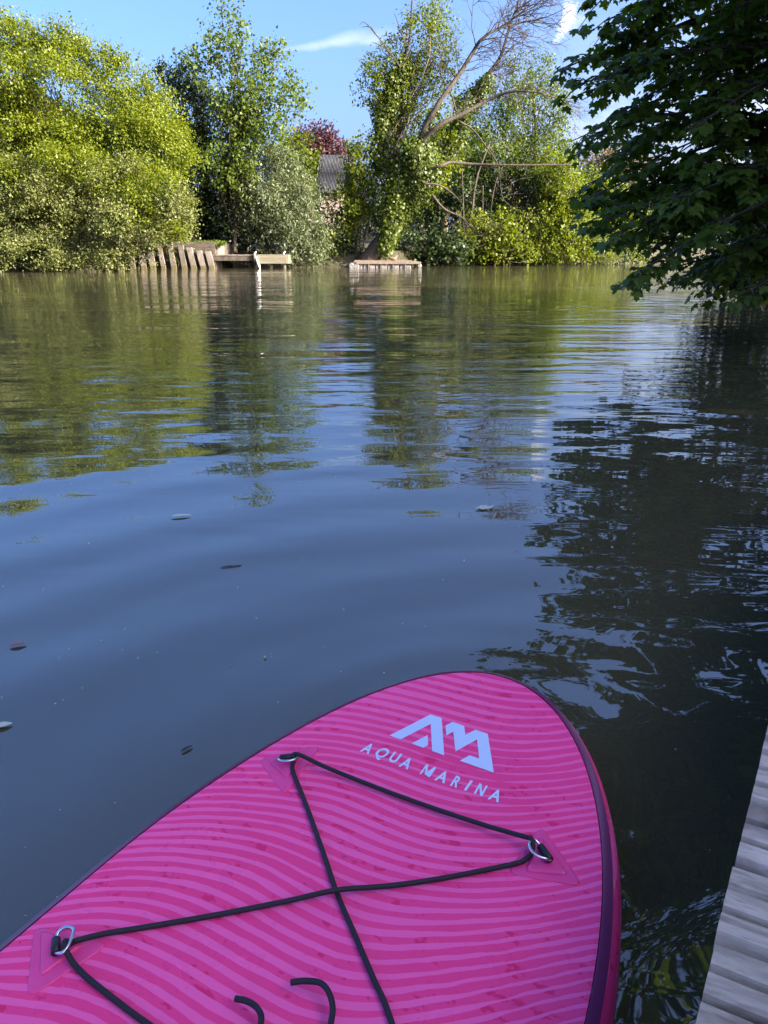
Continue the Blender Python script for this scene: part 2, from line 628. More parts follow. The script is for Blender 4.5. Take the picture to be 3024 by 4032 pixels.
def crown(blobs_w, leaf, cover, rng, template=RHOMB, per_twig=14, twig=0.55, spread=0.16, droop=0.0, up=0.45, sub=9, subr=0.46, wild=0.12, shoots=6):
    """leaf positions on twig sprays that cover lumpy sub-crowns"""
    pos, ax, nr, tw = [], [], [], []
    fill = 0.5 * np.ptp(template[0][:, 1])
    for (c, r) in blobs_w:
        area = math.pi * r[0] * r[2]
        n_leaf = int(cover * area / (leaf * leaf * fill))
        n_tw = max(3, n_leaf // per_twig)
        d = sph(sub, rng)
        rad = rng.uniform(0.40, 0.92, sub)
        sc = c + d * rad[:, None] * r
        sr = rng.uniform(0.7, 1.25, sub) * subr
        k = rng.choice(sub, n_tw, p=sr ** 2 / np.sum(sr ** 2))
        sd_ = sph(n_tw, rng)
        out = unit(sc[k] - c + 1e-6)
        sd_ = unit(sd_ + 0.55 * out)
        sh = 1.0 - 0.55 * rng.random(n_tw) ** 1.6
        stray = rng.random(n_tw) < wild
        sh = np.where(stray, sh + rng.uniform(0.1, 0.55, n_tw), sh)
        tb = sc[k] + sd_ * (sr[k] * sh)[:, None] * r
        td = unit(sd_ * 0.8 + rng.normal(size=(n_tw, 3)) * 0.45 + np.array([0, 0, 0.25 - droop]))
        L = twig * rng.uniform(0.5, 1.3, n_tw)
        t = rng.random((n_tw, per_twig))
        p = tb[:, None, :] + td[:, None, :] * (t * L[:, None])[..., None] + rng.normal(size=(n_tw, per_twig, 3)) * spread * (0.5 + 0.5 * t[..., None])
        p[..., 2] -= droop * (t * L[:, None]) ** 2 * 0.9
        a = td[:, None, :] * 0.5 + rng.normal(size=p.shape) * 0.7
        a[..., 2] -= 0.15 + droop
        tn = unit(sd_ * 0.6 + rng.normal(size=sd_.shape) * 0.42 + np.array([0, 0, up]))
        nn = tn[:, None, :] + rng.normal(size=p.shape) * 0.24
        pos.append(p.reshape(-1, 3)); ax.append(a.reshape(-1, 3)); nr.append(nn.reshape(-1, 3))
        tw.append((tb, td, L))
        # leafy shoots that stand proud of the crown and break its outline
        if shoots:
            ns = shoots
            d0 = sph(ns, rng)
            d0[:, 2] = np.abs(d0[:, 2]) * (1 - droop) - 0.15
            d0 = unit(d0)
            b_ = c + d0 * r * rng.uniform(0.75, 1.0, (ns, 1))
            dd = unit(d0 * 0.8 + rng.normal(size=(ns, 3)) * 0.35 + np.array([0, 0, 0.55 - 1.2 * droop]))
            Ls = rng.uniform(0.35, 1.0, ns) * (0.25 * np.mean(r) + 0.55)
            m = max(8, int(2.2 * np.mean(Ls) / leaf * 1.6))
            t = rng.random((ns, m))
            p = b_[:, None, :] + dd[:, None, :] * (t * Ls[:, None])[..., None] + rng.normal(size=(ns, m, 3)) * (leaf * 0.9 * (1.25 - t))[..., None]
            a = dd[:, None, :] * 0.6 + rng.normal(size=p.shape) * 0.6
            nn = rng.normal(size=p.shape) * 0.5 + np.array([0, 0, 0.5])
            pos.append(p.reshape(-1, 3)); ax.append(a.reshape(-1, 3)); nr.append(nn.reshape(-1, 3))
    return np.concatenate(pos), np.concatenate(ax), np.concatenate(nr), tw


def limbs(tb, base, top, tw, rng, n_limb, r0, r_tip=0.012):
    """limbs from the stem base..top out to some of the twigs"""
    base, top = np.asarray(base, float), np.asarray(top, float)
    allb = np.concatenate([t[0] for t in tw])
    idx = rng.choice(len(allb), min(n_limb, len(allb)), replace=False)
    for i in idx:
        e = allb[i]
        hfrac = np.clip((e[2] - base[2]) / max(top[2] - base[2], 0.1) - rng.uniform(0.15, 0.45), 0.05, 0.95)
        s = base + (top - base) * hfrac
        mid = (s + e) / 2 + rng.normal(size=3) * 0.12 * np.linalg.norm(e - s)
        mid[2] += 0.08 * np.linalg.norm(e - s)
        path = smooth_path([s, mid, e], 6)
        rr = np.linspace(r0 * (1 - 0.75 * hfrac) * rng.uniform(0.18, 0.40), r_tip, 6)
        tb.add(path, rr, 5)


def tree(name, label, blobs, Y, mat, leaf, cover, seed, base, top, r0, bark='bark', n_limb=40, group=None, cat='tree', stems=1, zmin=0.02, hollow=0.0, **kw):
    rng = np.random.default_rng(seed)
    bw = blobs_world(blobs, Y)
    template = kw.get('template', RHOMB)
    pos, ax, nr, tw = crown(bw, leaf, cover, rng, **kw)
    ok = pos[:, 2] > zmin + leaf * 0.4
    if hollow:
        sc_ = 1.0 if Y < 60 else 0.6
        k1 = rng.normal(size=(5, 3)); k1 = unit(k1) * rng.uniform(2.2, 4.6, (5, 1)) * sc_
        ph = rng.uniform(0, 6.28, 5)
        lump = np.sin(pos @ k1.T + ph).sum(axis=1)
        ok &= ~((lump > 1.0) & (rng.random(len(pos)) < hollow))
    pos, ax, nr = pos[ok], ax[ok], nr[ok]
    size = leaf * rng.uniform(0.5, 1.4, len(pos))
    root = empty(name, base)
    tag(root, label, cat, group)
    put('crown', leaf_mesh('crown', pos, ax, nr, size, template), M[mat], root)
    base, top = np.asarray(base, float), np.asarray(top, float)
    for s_ in range(stems):
        o = rng.normal(size=3) * (0.0 if stems == 1 else 0.45); o[2] = 0
        b_, t_ = base + o, top + o * 2.5
        midp = (b_ + t_) / 2 + rng.normal(size=3) * 0.06 * np.linalg.norm(t_ - b_)
        tk = Tubes()
        tk.add(smooth_path([b_ - (0, 0, 0.4), b_ + (t_ - b_) * 0.05, midp, t_], 9), np.array([1.35, 1.1, 1, 0.9, 0.8, 0.68, 0.55, 0.38, 0.12]) * r0 / math.sqrt(stems), 8)
        put('trunk', tk.mesh('trunk'), M[bark], root, smooth=True)
    lb = Tubes()
    limbs(lb, base, top, tw, rng, n_limb, r0)
    put('limbs', lb.mesh('limbs'), M[bark], root, smooth=True)
    return root


G_FAR = 'trees along the far bank'
# --- left: broad lime tree, in front a shrub with sun glare in its leaf colour
tree('lime_green_tree', 'broad tall lime green tree filling the left edge, highest of the foliage there',
     [(-75, 60, 60, 70), (8, 62, 52, 40), (-20, 110, 60, 60), (4, 38, 20, 17), (56, 66, 34, 26), (62, 110, 52, 48), (112, 100, 40, 32), (120, 74, 15, 16), (96, 66, 12, 14),
      (150, 120, 34, 32), (150, 160, 36, 40), (172, 190, 22, 26), (110, 150, 50, 40), (20, 160, 55, 40), (150, 95, 16, 16), (176, 150, 16, 20), (30, 48, 16, 12), (2, 20, 4, 10), (31, 36, 5, 9), (48, 50, 4, 9), (88, 56, 4, 9), (113, 58, 6, 9), (126, 66, 5, 9), (136, 82, 6, 9), (70, 55, 5, 7),
      (150, 188, 26, 16, -2.6), (58, 165, 26, 16, -2.6), (178, 236, 12, 9, -2.6), (100, 180, 22, 14, -2.8), (20, 178, 20, 12, -2.6), (138, 215, 18, 10, -3.0)],
     40.5, 'lime', 0.115, 4.4, 11, W0(70, 41, 0.9), P(62, 110, 41), 0.20, 'darkbark', n_limb=90, stems=3, per_twig=13, twig=0.6, subr=0.37, sub=9, wild=0.22, hollow=0.8)
tree('sun_glare_shrub', 'large shrub hanging over the water at the lower left, sun glare painted into its pale leaves',
     [(-70, 190, 60, 70), (5, 195, 46, 45), (60, 195, 48, 36), (108, 200, 40, 36), (20, 238, 44, 32), (75, 238, 46, 30), (120, 236, 36, 27), (160, 212, 30, 26), (176, 222, 17, 17),
      (4, 258, 32, 14), (52, 260, 30, 13), (95, 262, 26, 10), (138, 256, 18, 12), (30, 215, 40, 30), (158, 243, 16, 12), (183, 206, 12, 12)],
     38.3, 'pale', 0.10, 4.2, 12, W0(70, 39.5, 0.5), P(66, 195, 39.5), 0.16, 'darkbark', n_limb=110, stems=4, per_twig=13, twig=0.5, spread=0.14, subr=0.36, sub=9, cat='shrub', wild=0.22, hollow=0.85)
# --- dark evergreen behind, leafy tree with a spire, grey bush
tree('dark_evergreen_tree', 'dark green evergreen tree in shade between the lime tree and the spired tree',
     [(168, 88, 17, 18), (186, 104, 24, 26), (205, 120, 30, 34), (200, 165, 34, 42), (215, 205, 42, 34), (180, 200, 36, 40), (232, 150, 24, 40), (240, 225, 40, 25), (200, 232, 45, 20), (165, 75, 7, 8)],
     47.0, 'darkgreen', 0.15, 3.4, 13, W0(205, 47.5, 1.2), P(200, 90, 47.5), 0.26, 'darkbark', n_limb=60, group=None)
tree('spired_tree', 'loose leafy tree with a tall narrow spire against the sky, second from the left',
     [(229, 8, 9, 16), (227, 30, 12, 13), (222, 52, 18, 14), (238, 62, 22, 16), (262, 58, 20, 11), (275, 50, 10, 7), (284, 86, 18, 11), (262, 92, 28, 16), (240, 96, 26, 22),
      (292, 106, 12, 8), (262, 122, 24, 16), (232, 130, 22, 22), (226, 165, 20, 22), (278, 138, 16, 12), (205, 68, 14, 12), (192, 62, 8, 10), (244, 150, 20, 20), (240, 185, 18, 16)],
     44.5, 'mid', 0.15, 2.3, 14, W0(236, 45.5, 1.2), P(229, 20, 44.5), 0.12, 'darkbark', n_limb=80, template=BROAD, per_twig=10, twig=0.75, spread=0.17, sub=8, wild=0.28)
tree('grey_leaved_bush', 'dense grey green bush with narrow leaves trailing down beside the little jetty',
     [(258, 165, 24, 20), (282, 178, 26, 22), (262, 195, 30, 22), (292, 200, 24, 22), (280, 222, 30, 18), (302, 224, 20, 22), (312, 240, 12, 22), (296, 248, 16, 18), (252, 212, 20, 12), (305, 258, 14, 10)],
     45.6, 'grey', 0.17, 3.2, 15, W0(290, 47.0, 0.9), P(276, 180, 46.6), 0.16, n_limb=60, stems=4, template=LANCE, per_twig=14, twig=0.7, spread=0.13, droop=0.35, sub=9, cat='bush', wild=0.18)
tree('yellow_green_sapling', 'small yellow green sapling between the grey bush and the shed roof',
     [(283, 150, 14, 10), (300, 165, 14, 14), (305, 185, 12, 16), (310, 203, 10, 8), (290, 178, 12, 14), (314, 193, 8, 6), (298, 140, 9, 6)],
     49.0, 'sycamore', 0.17, 2.8, 16, W0(300, 49.3, 1.4), P(297, 145, 49.2), 0.09, n_limb=24, template=BROAD, per_twig=9, sub=7)
# --- behind
tree('copper_beech_tree', 'distant purple leaved tree rising behind the grey shed roof',
     [(302, 148, 15, 13), (316, 138, 15, 11), (329, 144, 13, 11), (336, 152, 9, 9), (312, 158, 26, 18), (338, 160, 16, 14), (300, 170, 20, 20), (330, 178, 26, 22)],
     82.0, 'copper', 0.27, 4.5, 17, W0(318, 83, 2.0), P(318, 130, 83), 0.35, 'darkbark', n_limb=30, per_twig=12, twig=0.9, spread=0.3)
tree('hedge_tree', 'mid green tree between the copper tree and the shed roof',
     [(308, 176, 14, 16), (300, 195, 22, 22), (318, 200, 12, 12), (290, 205, 20, 20)],
     70.0, 'mid', 0.24, 3.2, 18, W0(300, 71, 1.8), P(304, 170, 71), 0.2, n_limb=16, per_twig=12, twig=0.8, spread=0.25)
# --- centre: bright sycamore scrub left of the leaning trunk
tree('bright_sycamore_scrub', 'bright yellow green sycamore bush to the left of the leaning trunk',
     [(354, 162, 10, 12), (360, 150, 8, 10), (356, 180, 14, 14), (348, 200, 18, 11), (366, 190, 12, 12), (346, 214, 20, 12), (358, 212, 12, 10), (352, 232, 10, 10), (342, 240, 14, 12)],
     47.9, 'sycamore', 0.15, 3.4, 19, W0(352, 49.4, 1.1), P(350, 160, 49.2), 0.12, n_limb=50, stems=3, template=BROAD, per_twig=9, twig=0.6, sub=8, cat='bush')
tree('reedy_dark_bush', 'dark green bush low on the bank left of the pontoon',
     [(330, 225, 20, 22), (335, 248, 24, 16), (355, 256, 14, 8), (318, 245, 10, 16)],
     48.2, 'darkgreen', 0.17, 3.0, 20, W0(333, 48.6, 1.0), P(333, 215, 48.6), 0.08, 'darkbark', n_limb=30, stems=4, template=LANCE, per_twig=12, droop=0.2, cat='bush')
tree('dark_undergrowth', 'dark low undergrowth on the bank behind the pontoon and duck',
     [(405, 250, 14, 11), (424, 248, 18, 13), (446, 250, 18, 12), (464, 254, 14, 9), (388, 256, 12, 8), (436, 260, 20, 6), (412, 261, 14, 5)],
     49.6, 'darkgreen', 0.16, 3.6, 70, W0(430, 50.0, 0.8), P(430, 244, 50), 0.06, 'darkbark', n_limb=30, stems=4, template=BROAD, per_twig=10, cat='bush')
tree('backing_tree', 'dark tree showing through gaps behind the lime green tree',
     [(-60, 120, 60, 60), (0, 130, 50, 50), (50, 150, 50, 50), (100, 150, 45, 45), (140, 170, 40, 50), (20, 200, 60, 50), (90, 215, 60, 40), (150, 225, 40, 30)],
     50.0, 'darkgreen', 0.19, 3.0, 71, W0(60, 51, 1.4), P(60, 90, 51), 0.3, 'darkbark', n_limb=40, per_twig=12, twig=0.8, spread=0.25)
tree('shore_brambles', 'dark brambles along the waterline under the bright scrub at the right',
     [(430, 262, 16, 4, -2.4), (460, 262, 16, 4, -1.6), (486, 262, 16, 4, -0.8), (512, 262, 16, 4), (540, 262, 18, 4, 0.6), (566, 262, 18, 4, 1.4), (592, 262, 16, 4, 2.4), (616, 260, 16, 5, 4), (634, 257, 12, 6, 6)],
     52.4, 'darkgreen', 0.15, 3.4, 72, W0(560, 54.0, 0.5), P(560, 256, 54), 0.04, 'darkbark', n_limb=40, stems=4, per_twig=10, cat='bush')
# --- ivy clad upright tree
tree('ivy_clad_upright_tree', 'tall upright tree with an ivy clad stem rising left of the leaning trunk',
     [(383, 74, 18, 17), (374, 90, 14, 14), (396, 60, 16, 18), (398, 92, 16, 14), (418, 30, 18, 15), (430, 14, 18, 11), (442, 34, 14, 18), (416, 60, 18, 14), (438, 62, 16, 16),
      (430, 84, 20, 14), (412, 84, 16, 14), (450, 70, 10, 10), (403, 110, 16, 14), (384, 112, 12, 14), (424, 108, 18, 14), (378, 140, 10, 12), (372, 76, 10, 8)],
     48.5, 'sycamore', 0.135, 2.1, 21, W0(384, 49, 1.0), P(408, 10, 48.5), 0.17, n_limb=90, per_twig=10, twig=0.65, spread=0.15, sub=8, wild=0.25)
# --- airy trees right of the leaning trunk
tree('airy_birch_tree', 'airy light green tree behind the bare limbs, right of the leaning trunk',
     [(540, 72, 12, 14), (530, 92, 22, 18), (545, 112, 20, 18), (508, 100, 18, 16), (552, 138, 16, 18), (520, 128, 24, 18), (490, 128, 20, 16), (500, 155, 26, 20), (540, 160, 24, 20), (474, 158, 18, 18), (562, 158, 10, 12), (516, 66, 8, 8)],
     54.0, 'mid', 0.145, 2.7, 22, W0(520, 55, 1.2), P(532, 66, 54.5), 0.17, n_limb=90, per_twig=10, twig=0.75, spread=0.18, sub=8, wild=0.25)
tree('deep_green_tree', 'deep green tree low behind the leaning trunk and above the right hand scrub',
     [(470, 185, 26, 22), (505, 188, 28, 24), (540, 190, 22, 22), (455, 215, 28, 24), (495, 222, 32, 26), (535, 222, 26, 22), (450, 245, 26, 16), (490, 250, 30, 14), (432, 236, 16, 22), (434, 205, 14, 22), (520, 252, 26, 12)],
     53.0, 'darkgreen', 0.17, 3.0, 23, W0(485, 53.6, 1.1), P(490, 165, 53.5), 0.18, 'darkbark', n_limb=60, stems=3, template=BROAD, per_twig=10, sub=8)
tree('glowing_sycamore_scrub', 'brightest yellow green scrub at the right end of the far bank, reaching the water',
     [(556, 180, 18, 16), (572, 196, 20, 16), (548, 206, 24, 16), (578, 220, 20, 16), (554, 228, 28, 16), (590, 240, 18, 14), (568, 250, 24, 12), (530, 250, 20, 11), (580, 204, 12, 12), (536, 226, 16, 14), (548, 166, 10, 10)],
     51.6, 'sycamore', 0.14, 3.2, 24, W0(560, 53, 0.7), P(562, 175, 52.5), 0.12, n_limb=60, stems=4, template=BROAD, per_twig=10, sub=9, cat='shrub')
tree('waterside_scrub', 'sunlit scrub at the water just right of the pontoon',
     [(486, 240, 20, 13), (504, 246, 20, 13), (478, 254, 16, 8), (516, 234, 16, 12), (500, 226, 16, 12), (524, 256, 14, 6), (470, 226, 12, 12)],
     50.2, 'sycamore', 0.155, 2.1, 25, W0(500, 51.0, 0.4), P(498, 228, 50.8), 0.08, n_limb=40, stems=4, template=BROAD, per_twig=9, sub=7, cat='shrub')
tree('yellow_willow_bush', 'feathery yellow green willow bush right of the glowing scrub',
     [(598, 240, 15, 14), (608, 250, 14, 12), (590, 254, 16, 9), (602, 228, 8, 8)],
     53.5, 'willow', 0.14, 3.0, 26, W0(600, 55, 0.6), P(600, 232, 54.5), 0.06, n_limb=24, stems=4, template=LANCE, per_twig=14, sub=7, cat='bush')
tree('point_sycamore', 'rounded sycamore on the point where the river bends away',
     [(610, 205, 18, 18), (628, 216, 14, 16), (634, 234, 14, 16), (618, 240, 18, 18), (600, 215, 14, 20), (630, 250, 12, 10), (596, 190, 12, 14)],
     58.0, 'sycamore', 0.18, 3.0, 27, W0(616, 59, 0.8), P(612, 195, 59), 0.14, n_limb=40, stems=2, template=BROAD, per_twig=10, sub=8)
tree('bronze_leaved_tree', 'distant bronze leaved tree on the skyline at the right',
     [(584, 162, 16, 9), (600, 160, 12, 8), (618, 160, 15, 9), (634, 166, 14, 10), (602, 174, 24, 12), (628, 180, 20, 14)],
     95.0, 'bronze', 0.27, 3.0, 28, W0(605, 96, 2.2), P(605, 155, 96), 0.3, n_limb=26, per_twig=12, twig=0.9, spread=0.3)
tree('far_green_tree', 'dark green distant tree below the bronze skyline',
     [(586, 186, 18, 18), (575, 205, 18, 20), (606, 192, 16, 18), (560, 190, 16, 22), (596, 218, 18, 18)],
     78.0, 'darkgreen', 0.25, 3.2, 29, W0(588, 79, 1.8), P(588, 176, 79), 0.25, 'darkbark', n_limb=20, per_twig=12, twig=0.9, spread=0.3)
for i, (bl, Y, mt, lab) in enumerate([
    ([(655, 222, 18, 18), (648, 244, 18, 12), (672, 236, 18, 18)], 98, 'far', 'hazy grey green tree up-river, seen through the gap left of the maple'),
    ([(690, 210, 30, 24), (715, 230, 28, 22)], 100, 'far', 'hazy tree far up-river behind the maple'),
    ([(640, 196, 20, 14), (668, 200, 20, 14), (650, 210, 26, 14)], 120, 'far', 'palest far tree crown above the bend of the river'),
    ([(745, 205, 34, 30), (775, 220, 30, 30), (810, 210, 40, 40)], 104, 'far', 'far tree at the right edge behind the maple leaves'),
]):
    tree('up_river_tree', lab, bl, Y, mt, 0.30, 3.0, 40 + i, W0(bl[0][0], Y + 1, 1.6), P(bl[0][0], bl[0][1], Y + 1), 0.25, n_limb=14, group='trees up-river', per_twig=12, twig=1.0, spread=0.35, cat='tree')
tree('background_tree', 'green tree in the background between the leaning trunk and the airy tree',
     [(440, 150, 24, 26), (462, 180, 26, 26), (430, 190, 26, 26), (405, 190, 18, 30), (480, 150, 20, 20), (445, 110, 16, 16)],
     62.0, 'mid', 0.20, 2.6, 50, W0(445, 63, 1.5), P(448, 105, 63), 0.2, n_limb=50, per_twig=11, twig=0.8, spread=0.22)


tree('background_hedge_tree', 'dark tree filling the background behind the shed and the leaning trunk',
     [(350, 200, 20, 20), (374, 195, 18, 22), (396, 205, 20, 24), (360, 226, 30, 20), (396, 228, 24, 20), (424, 205, 20, 26)],
     70.0, 'darkgreen', 0.22, 3.2, 51, W0(380, 71, 1.8), P(380, 165, 71), 0.2, 'darkbark', n_limb=30, per_twig=11, twig=0.8, spread=0.24)
tree('background_wood_tree', 'mid green tree filling the background above the right hand scrub',
     [(470, 175, 26, 26), (505, 180, 28, 28), (545, 185, 26, 26), (575, 200, 22, 26), (490, 215, 36, 26), (540, 222, 36, 24), (600, 225, 24, 22)],
     70.0, 'mid', 0.22, 3.2, 52, W0(520, 71, 1.8), P(520, 160, 71), 0.2, 'darkbark', n_limb=30, per_twig=11, twig=0.8, spread=0.24)


# --- the leaning, half dead tree with ivy
def c2(x, y, Y):
    return P(254 + x * 0.1684, y * 0.1684, Y)


lean = empty('leaning_tree', c2(690, 1545, 47.2))
tag(lean, 'half dead tree leaning right, ivy on its trunk and bare limbs against the sky', 'tree')
rl = np.random.default_rng(5)
trunk_path = smooth_path([c2(660, 1580, 47.6), c2(715, 1500, 47.4), c2(790, 1390, 47.2), c2(880, 1200, 47), c2(940, 1020, 47), c2(985, 900, 47)], 14)
tt = Tubes()
tt.add(trunk_path, np.linspace(0.56, 0.34, 14) * np.array([1.35, 1.1] + [1] * 12), 10)
put('trunk', tt.mesh('trunk'), M['deadbark'], lean, smooth=True)
limb_paths = [
    ([(940, 1000), (975, 880), (1010, 770), (1100, 610), (1220, 440), (1300, 310), (1350, 235), (1440, 175), (1560, 140), (1690, 115)], 0.19, 0.03, 46.6),
    ([(930, 980), (1000, 840), (1100, 745), (1250, 670), (1400, 590), (1520, 545), (1660, 545), (1790, 580), (1930, 620)], 0.15, 0.02, 46.0),
    ([(1010, 1060), (1100, 930), (1200, 790), (1280, 640), (1330, 520), (1400, 430), (1470, 320), (1520, 150), (1560, 60), (1640, 25)], 0.22, 0.02, 48.0),
    ([(1040, 1010), (1110, 985), (1170, 965), (1300, 975), (1450, 980), (1660, 980), (1900, 976)], 0.11, 0.035, 45.6),
    ([(1010, 1090), (1100, 1100), (1180, 1150), (1245, 1220)], 0.06, 0.02, 45.8),
    ([(1060, 1160), (1130, 1240), (1230, 1290), (1290, 1345), (1330, 1350)], 0.07, 0.015, 45.8),
    ([(1220, 720), (1300, 770), (1370, 860), (1440, 960), (1460, 1060), (1480, 1180), (1560, 1250)], 0.05, 0.012, 45.9),
    ([(1200, 660), (1170, 560), (1120, 460), (1090, 370)], 0.06, 0.015, 46.4),
]
dead = Tubes()
twigs = Tubes()


def sprout(p, d, L, r, depth, bend):
    n = 5
    pts = [p]
    dd = d
    for i in range(n):
        dd = unit(dd + rl.normal(size=3) * 0.16 + np.array([bend[0], 0, bend[1]]) * 0.5 / n)
        pts.append(pts[-1] + dd * L / n)
    twigs.add(pts, np.linspace(r, max(r * 0.35, 0.007), n + 1), 4 if depth < 2 else 5)
    if depth > 0:
        for k in range(int(rl.integers(3, 6))):
            i = int(rl.integers(1, n + 1))
            a = unit(pts[i] - pts[i - 1])
            sd_ = unit(np.cross(a, rl.normal(size=3)))
            nd = unit(a * 0.75 + sd_ * rl.uniform(0.5, 0.9) + np.array([0.1, 0, 0.1]))
            sprout(pts[i], nd, L * rl.uniform(0.42, 0.7), max(r * 0.5, 0.008), depth - 1, bend)


for li, (pl, r0, r1, Y) in enumerate(limb_paths):
    pth = smooth_path([c2(x, y, Y + 0.25 * math.sin(i * 1.7 + li)) for i, (x, y) in enumerate(pl)], 6 * len(pl))
    one = Tubes()
    one.add(pth, np.linspace(r0, r1, len(pth)), 7)
    put('bare_limb', one.mesh('bare_limb'), M['deadbark'], lean, smooth=True)
    cnt = [30, 17, 26, 5, 2, 3, 5, 6][li]
    for k in range(cnt):
        lo = 0.42 if li in (0, 2) else 0.3
        i = int(rl.uniform(lo, 1.0) * (len(pth) - 1))
        i = min(max(i, 1), len(pth) - 1)
        a = unit(pth[i] - pth[i - 1])
        sd_ = rl.normal(size=3); sd_[1] *= 0.5
        nd = unit(a * 0.6 + unit(sd_) * 0.75 + np.array([0.25, 0, 0.12]))
        L = rl.uniform(0.9, 2.6) if li in (0, 2) else rl.uniform(0.6, 1.5)
        sprout(pth[i], nd, L, 0.03 if li in (0, 2) else 0.02, 2 if li < 3 else 1, (0.25, -0.25))
put('twigs', twigs.mesh('twigs'), M['deadbark'], lean)
# small side shoots at the left
side = Tubes()
for pl in ([(870, 400), (800, 300), (720, 200), (655, 130), (625, 150)], [(900, 260), (860, 150), (830, 70)], [(840, 350), (770, 280), (700, 250)], [(720, 200), (690, 160), (640, 160)]):
    side.add(smooth_path([c2(x, y, 46.8) for x, y in pl], 10), np.linspace(0.045, 0.012, 10), 5)


def ivy_on(path, rads, n, rng, leaf=0.15):
    i = rng.integers(0, len(path), n)
    t = unit(np.gradient(path, axis=0))[i]
    d = sph(n, rng)
    d = unit(d - t * np.sum(d * t, axis=1, keepdims=True))
    rad = np.asarray(rads)[i] * (0.75 + 0.9 * rng.random(n) ** 1.3) + rng.random(n) * 0.10
    lump = 0.6 + 0.9 * (0.5 + 0.5 * np.sin(i * 0.9 + d[:, 0] * 3)) * rng.uniform(0.6, 1.2, n)
    p = path[i] + d * (rad * lump)[:, None] + t * rng.normal(size=(n, 1)) * 0.25
    a = d * 0.3 + rng.normal(size=(n, 3)) * 0.5; a[:, 2] -= 0.6
    nn = d + rng.normal(size=(n, 3)) * 0.35; nn[:, 2] += 0.25
    return p, a, nn, leaf * rng.uniform(0.7, 1.3, n)


ri = np.random.default_rng(6)
ivp = [ivy_on(trunk_path[4:], np.linspace(0.36, 0.95, len(trunk_path) - 4), 10500, ri),
       ivy_on(smooth_path([c2(x, y, 47.6) for x, y in [(985, 960), (1080, 960), (1170, 830), (1240, 700), (1300, 580), (1370, 480)]], 16), np.linspace(0.6, 0.25, 16), 4200, ri),
       ivy_on(smooth_path([c2(x, y, 46.8) for x, y in [(930, 960), (990, 830), (1060, 680)]], 10), np.linspace(0.4, 0.2, 10), 700, ri)]
ivp = [np.concatenate([q[k] for q in ivp]) for k in range(4)]
put('ivy', leaf_mesh('ivy', ivp[0], ivp[1], ivp[2], ivp[3], BROAD), M['shadedivy'], lean)
# leafy regrowth hanging off the leaning trunk
ps, a_, n_, _tw = crown(blobs_world([(428, 178, 12, 10), (440, 165, 14, 12), (436, 192, 10, 12), (444, 145, 14, 12)], 47.3), 0.16, 2.0, ri, template=BROAD, per_twig=9, twig=0.6, spread=0.15, sub=7, wild=0.25)
put('regrowth', leaf_mesh('regrowth', ps, a_, n_, 0.16 * ri.uniform(0.65, 1.3, len(ps)), BROAD), M['sycamore'], lean)
# ivy up the upright tree's stem, and its dead leader
upr = [o for o in COL.objects if o.name.startswith('ivy_clad_upright_tree')][0]
stem = smooth_path([c2(x, y, 48.2) for x, y in [(762, 1000), (755, 900), (765, 720), (800, 600), (860, 460), (885, 380)]], 24)
q = ivy_on(stem, np.linspace(0.42, 0.24, 24), 5500, ri)
put('ivy', leaf_mesh('ivy', *q, BROAD), M['ivy'], upr)
ld = Tubes()
ld.add(smooth_path([c2(x, y, 48.0) for x, y in [(760, 1000), (770, 720), (860, 480), (905, 330), (930, 180), (938, 0), (942, -60)]], 20), np.linspace(0.13, 0.025, 20), 7)
put('leader', ld.mesh('leader'), M['darkbark'], upr, smooth=True)
put('bare_shoots', side.mesh('bare_shoots'), M['deadbark'], upr)
# dark saplings standing in the scrub
for k, (pl, r) in enumerate([([(1180, 1560), (1240, 1430), (1290, 1280), (1320, 1060), (1400, 850)], 0.13), ([(1250, 1540), (1245, 1300), (1235, 1000)], 0.08),
                             ([(1290, 1540), (1350, 1380), (1360, 1100)], 0.07), ([(1455, 1560), (1465, 1420), (1500, 1300)], 0.07)]):
    tb = Tubes().add(smooth_path([c2(x, y, 51.2) for x, y in pl], 10), np.linspace(r, r * 0.4, 10), 6)
    o = put('sapling_stem', tb.mesh('sapling_stem'), M['darkbark'], smooth=True)
    tag(o, ['thickest dark slanting sapling stem in the scrub right of the pontoon', 'straight thin dark stem behind the slanting sapling',
            'thin dark stem leaning right behind the slanting sapling', 'short thin stem at the water by the sunlit scrub'][k], 'sapling', 'dark stems in the far bank scrub')


# ------------------------------------------------------------------ far bank structures
M['oldwood'] = plain_mat('weathered_pile_wood', (0.10, 0.085, 0.07), (0.21, 0.185, 0.16), 5.0, 0.85, bumpd=0.02, mapscale=(1, 1, 0.3))
M['darkwood'] = plain_mat('dark_wet_wood', (0.05, 0.04, 0.03), (0.10, 0.08, 0.06), 4.0, 0.8)
M['palewood'] = plain_mat('pale_cream_board', (0.15, 0.135, 0.09), (0.21, 0.19, 0.13), 3.0, 0.7, mapscale=(0.3, 1, 3))
M['white'] = plain_mat('white_plastic', (0.50, 0.50, 0.50), (0.60, 0.60, 0.60), 3.0, 0.35)
M['greyplastic'] = plain_mat('chalky_float_plastic', (0.10, 0.097, 0.093), (0.25, 0.24, 0.23), 7.0, 0.6)
M['slab'] = plain_mat('worn_pontoon_deck', (0.15, 0.11, 0.08), (0.22, 0.17, 0.125), 4.0, 0.85, mapscale=(1, 3, 1))
M['algae'] = plain_mat('algae_band', (0.085, 0.07, 0.03), (0.12, 0.10, 0.05), 9.0, 0.9)

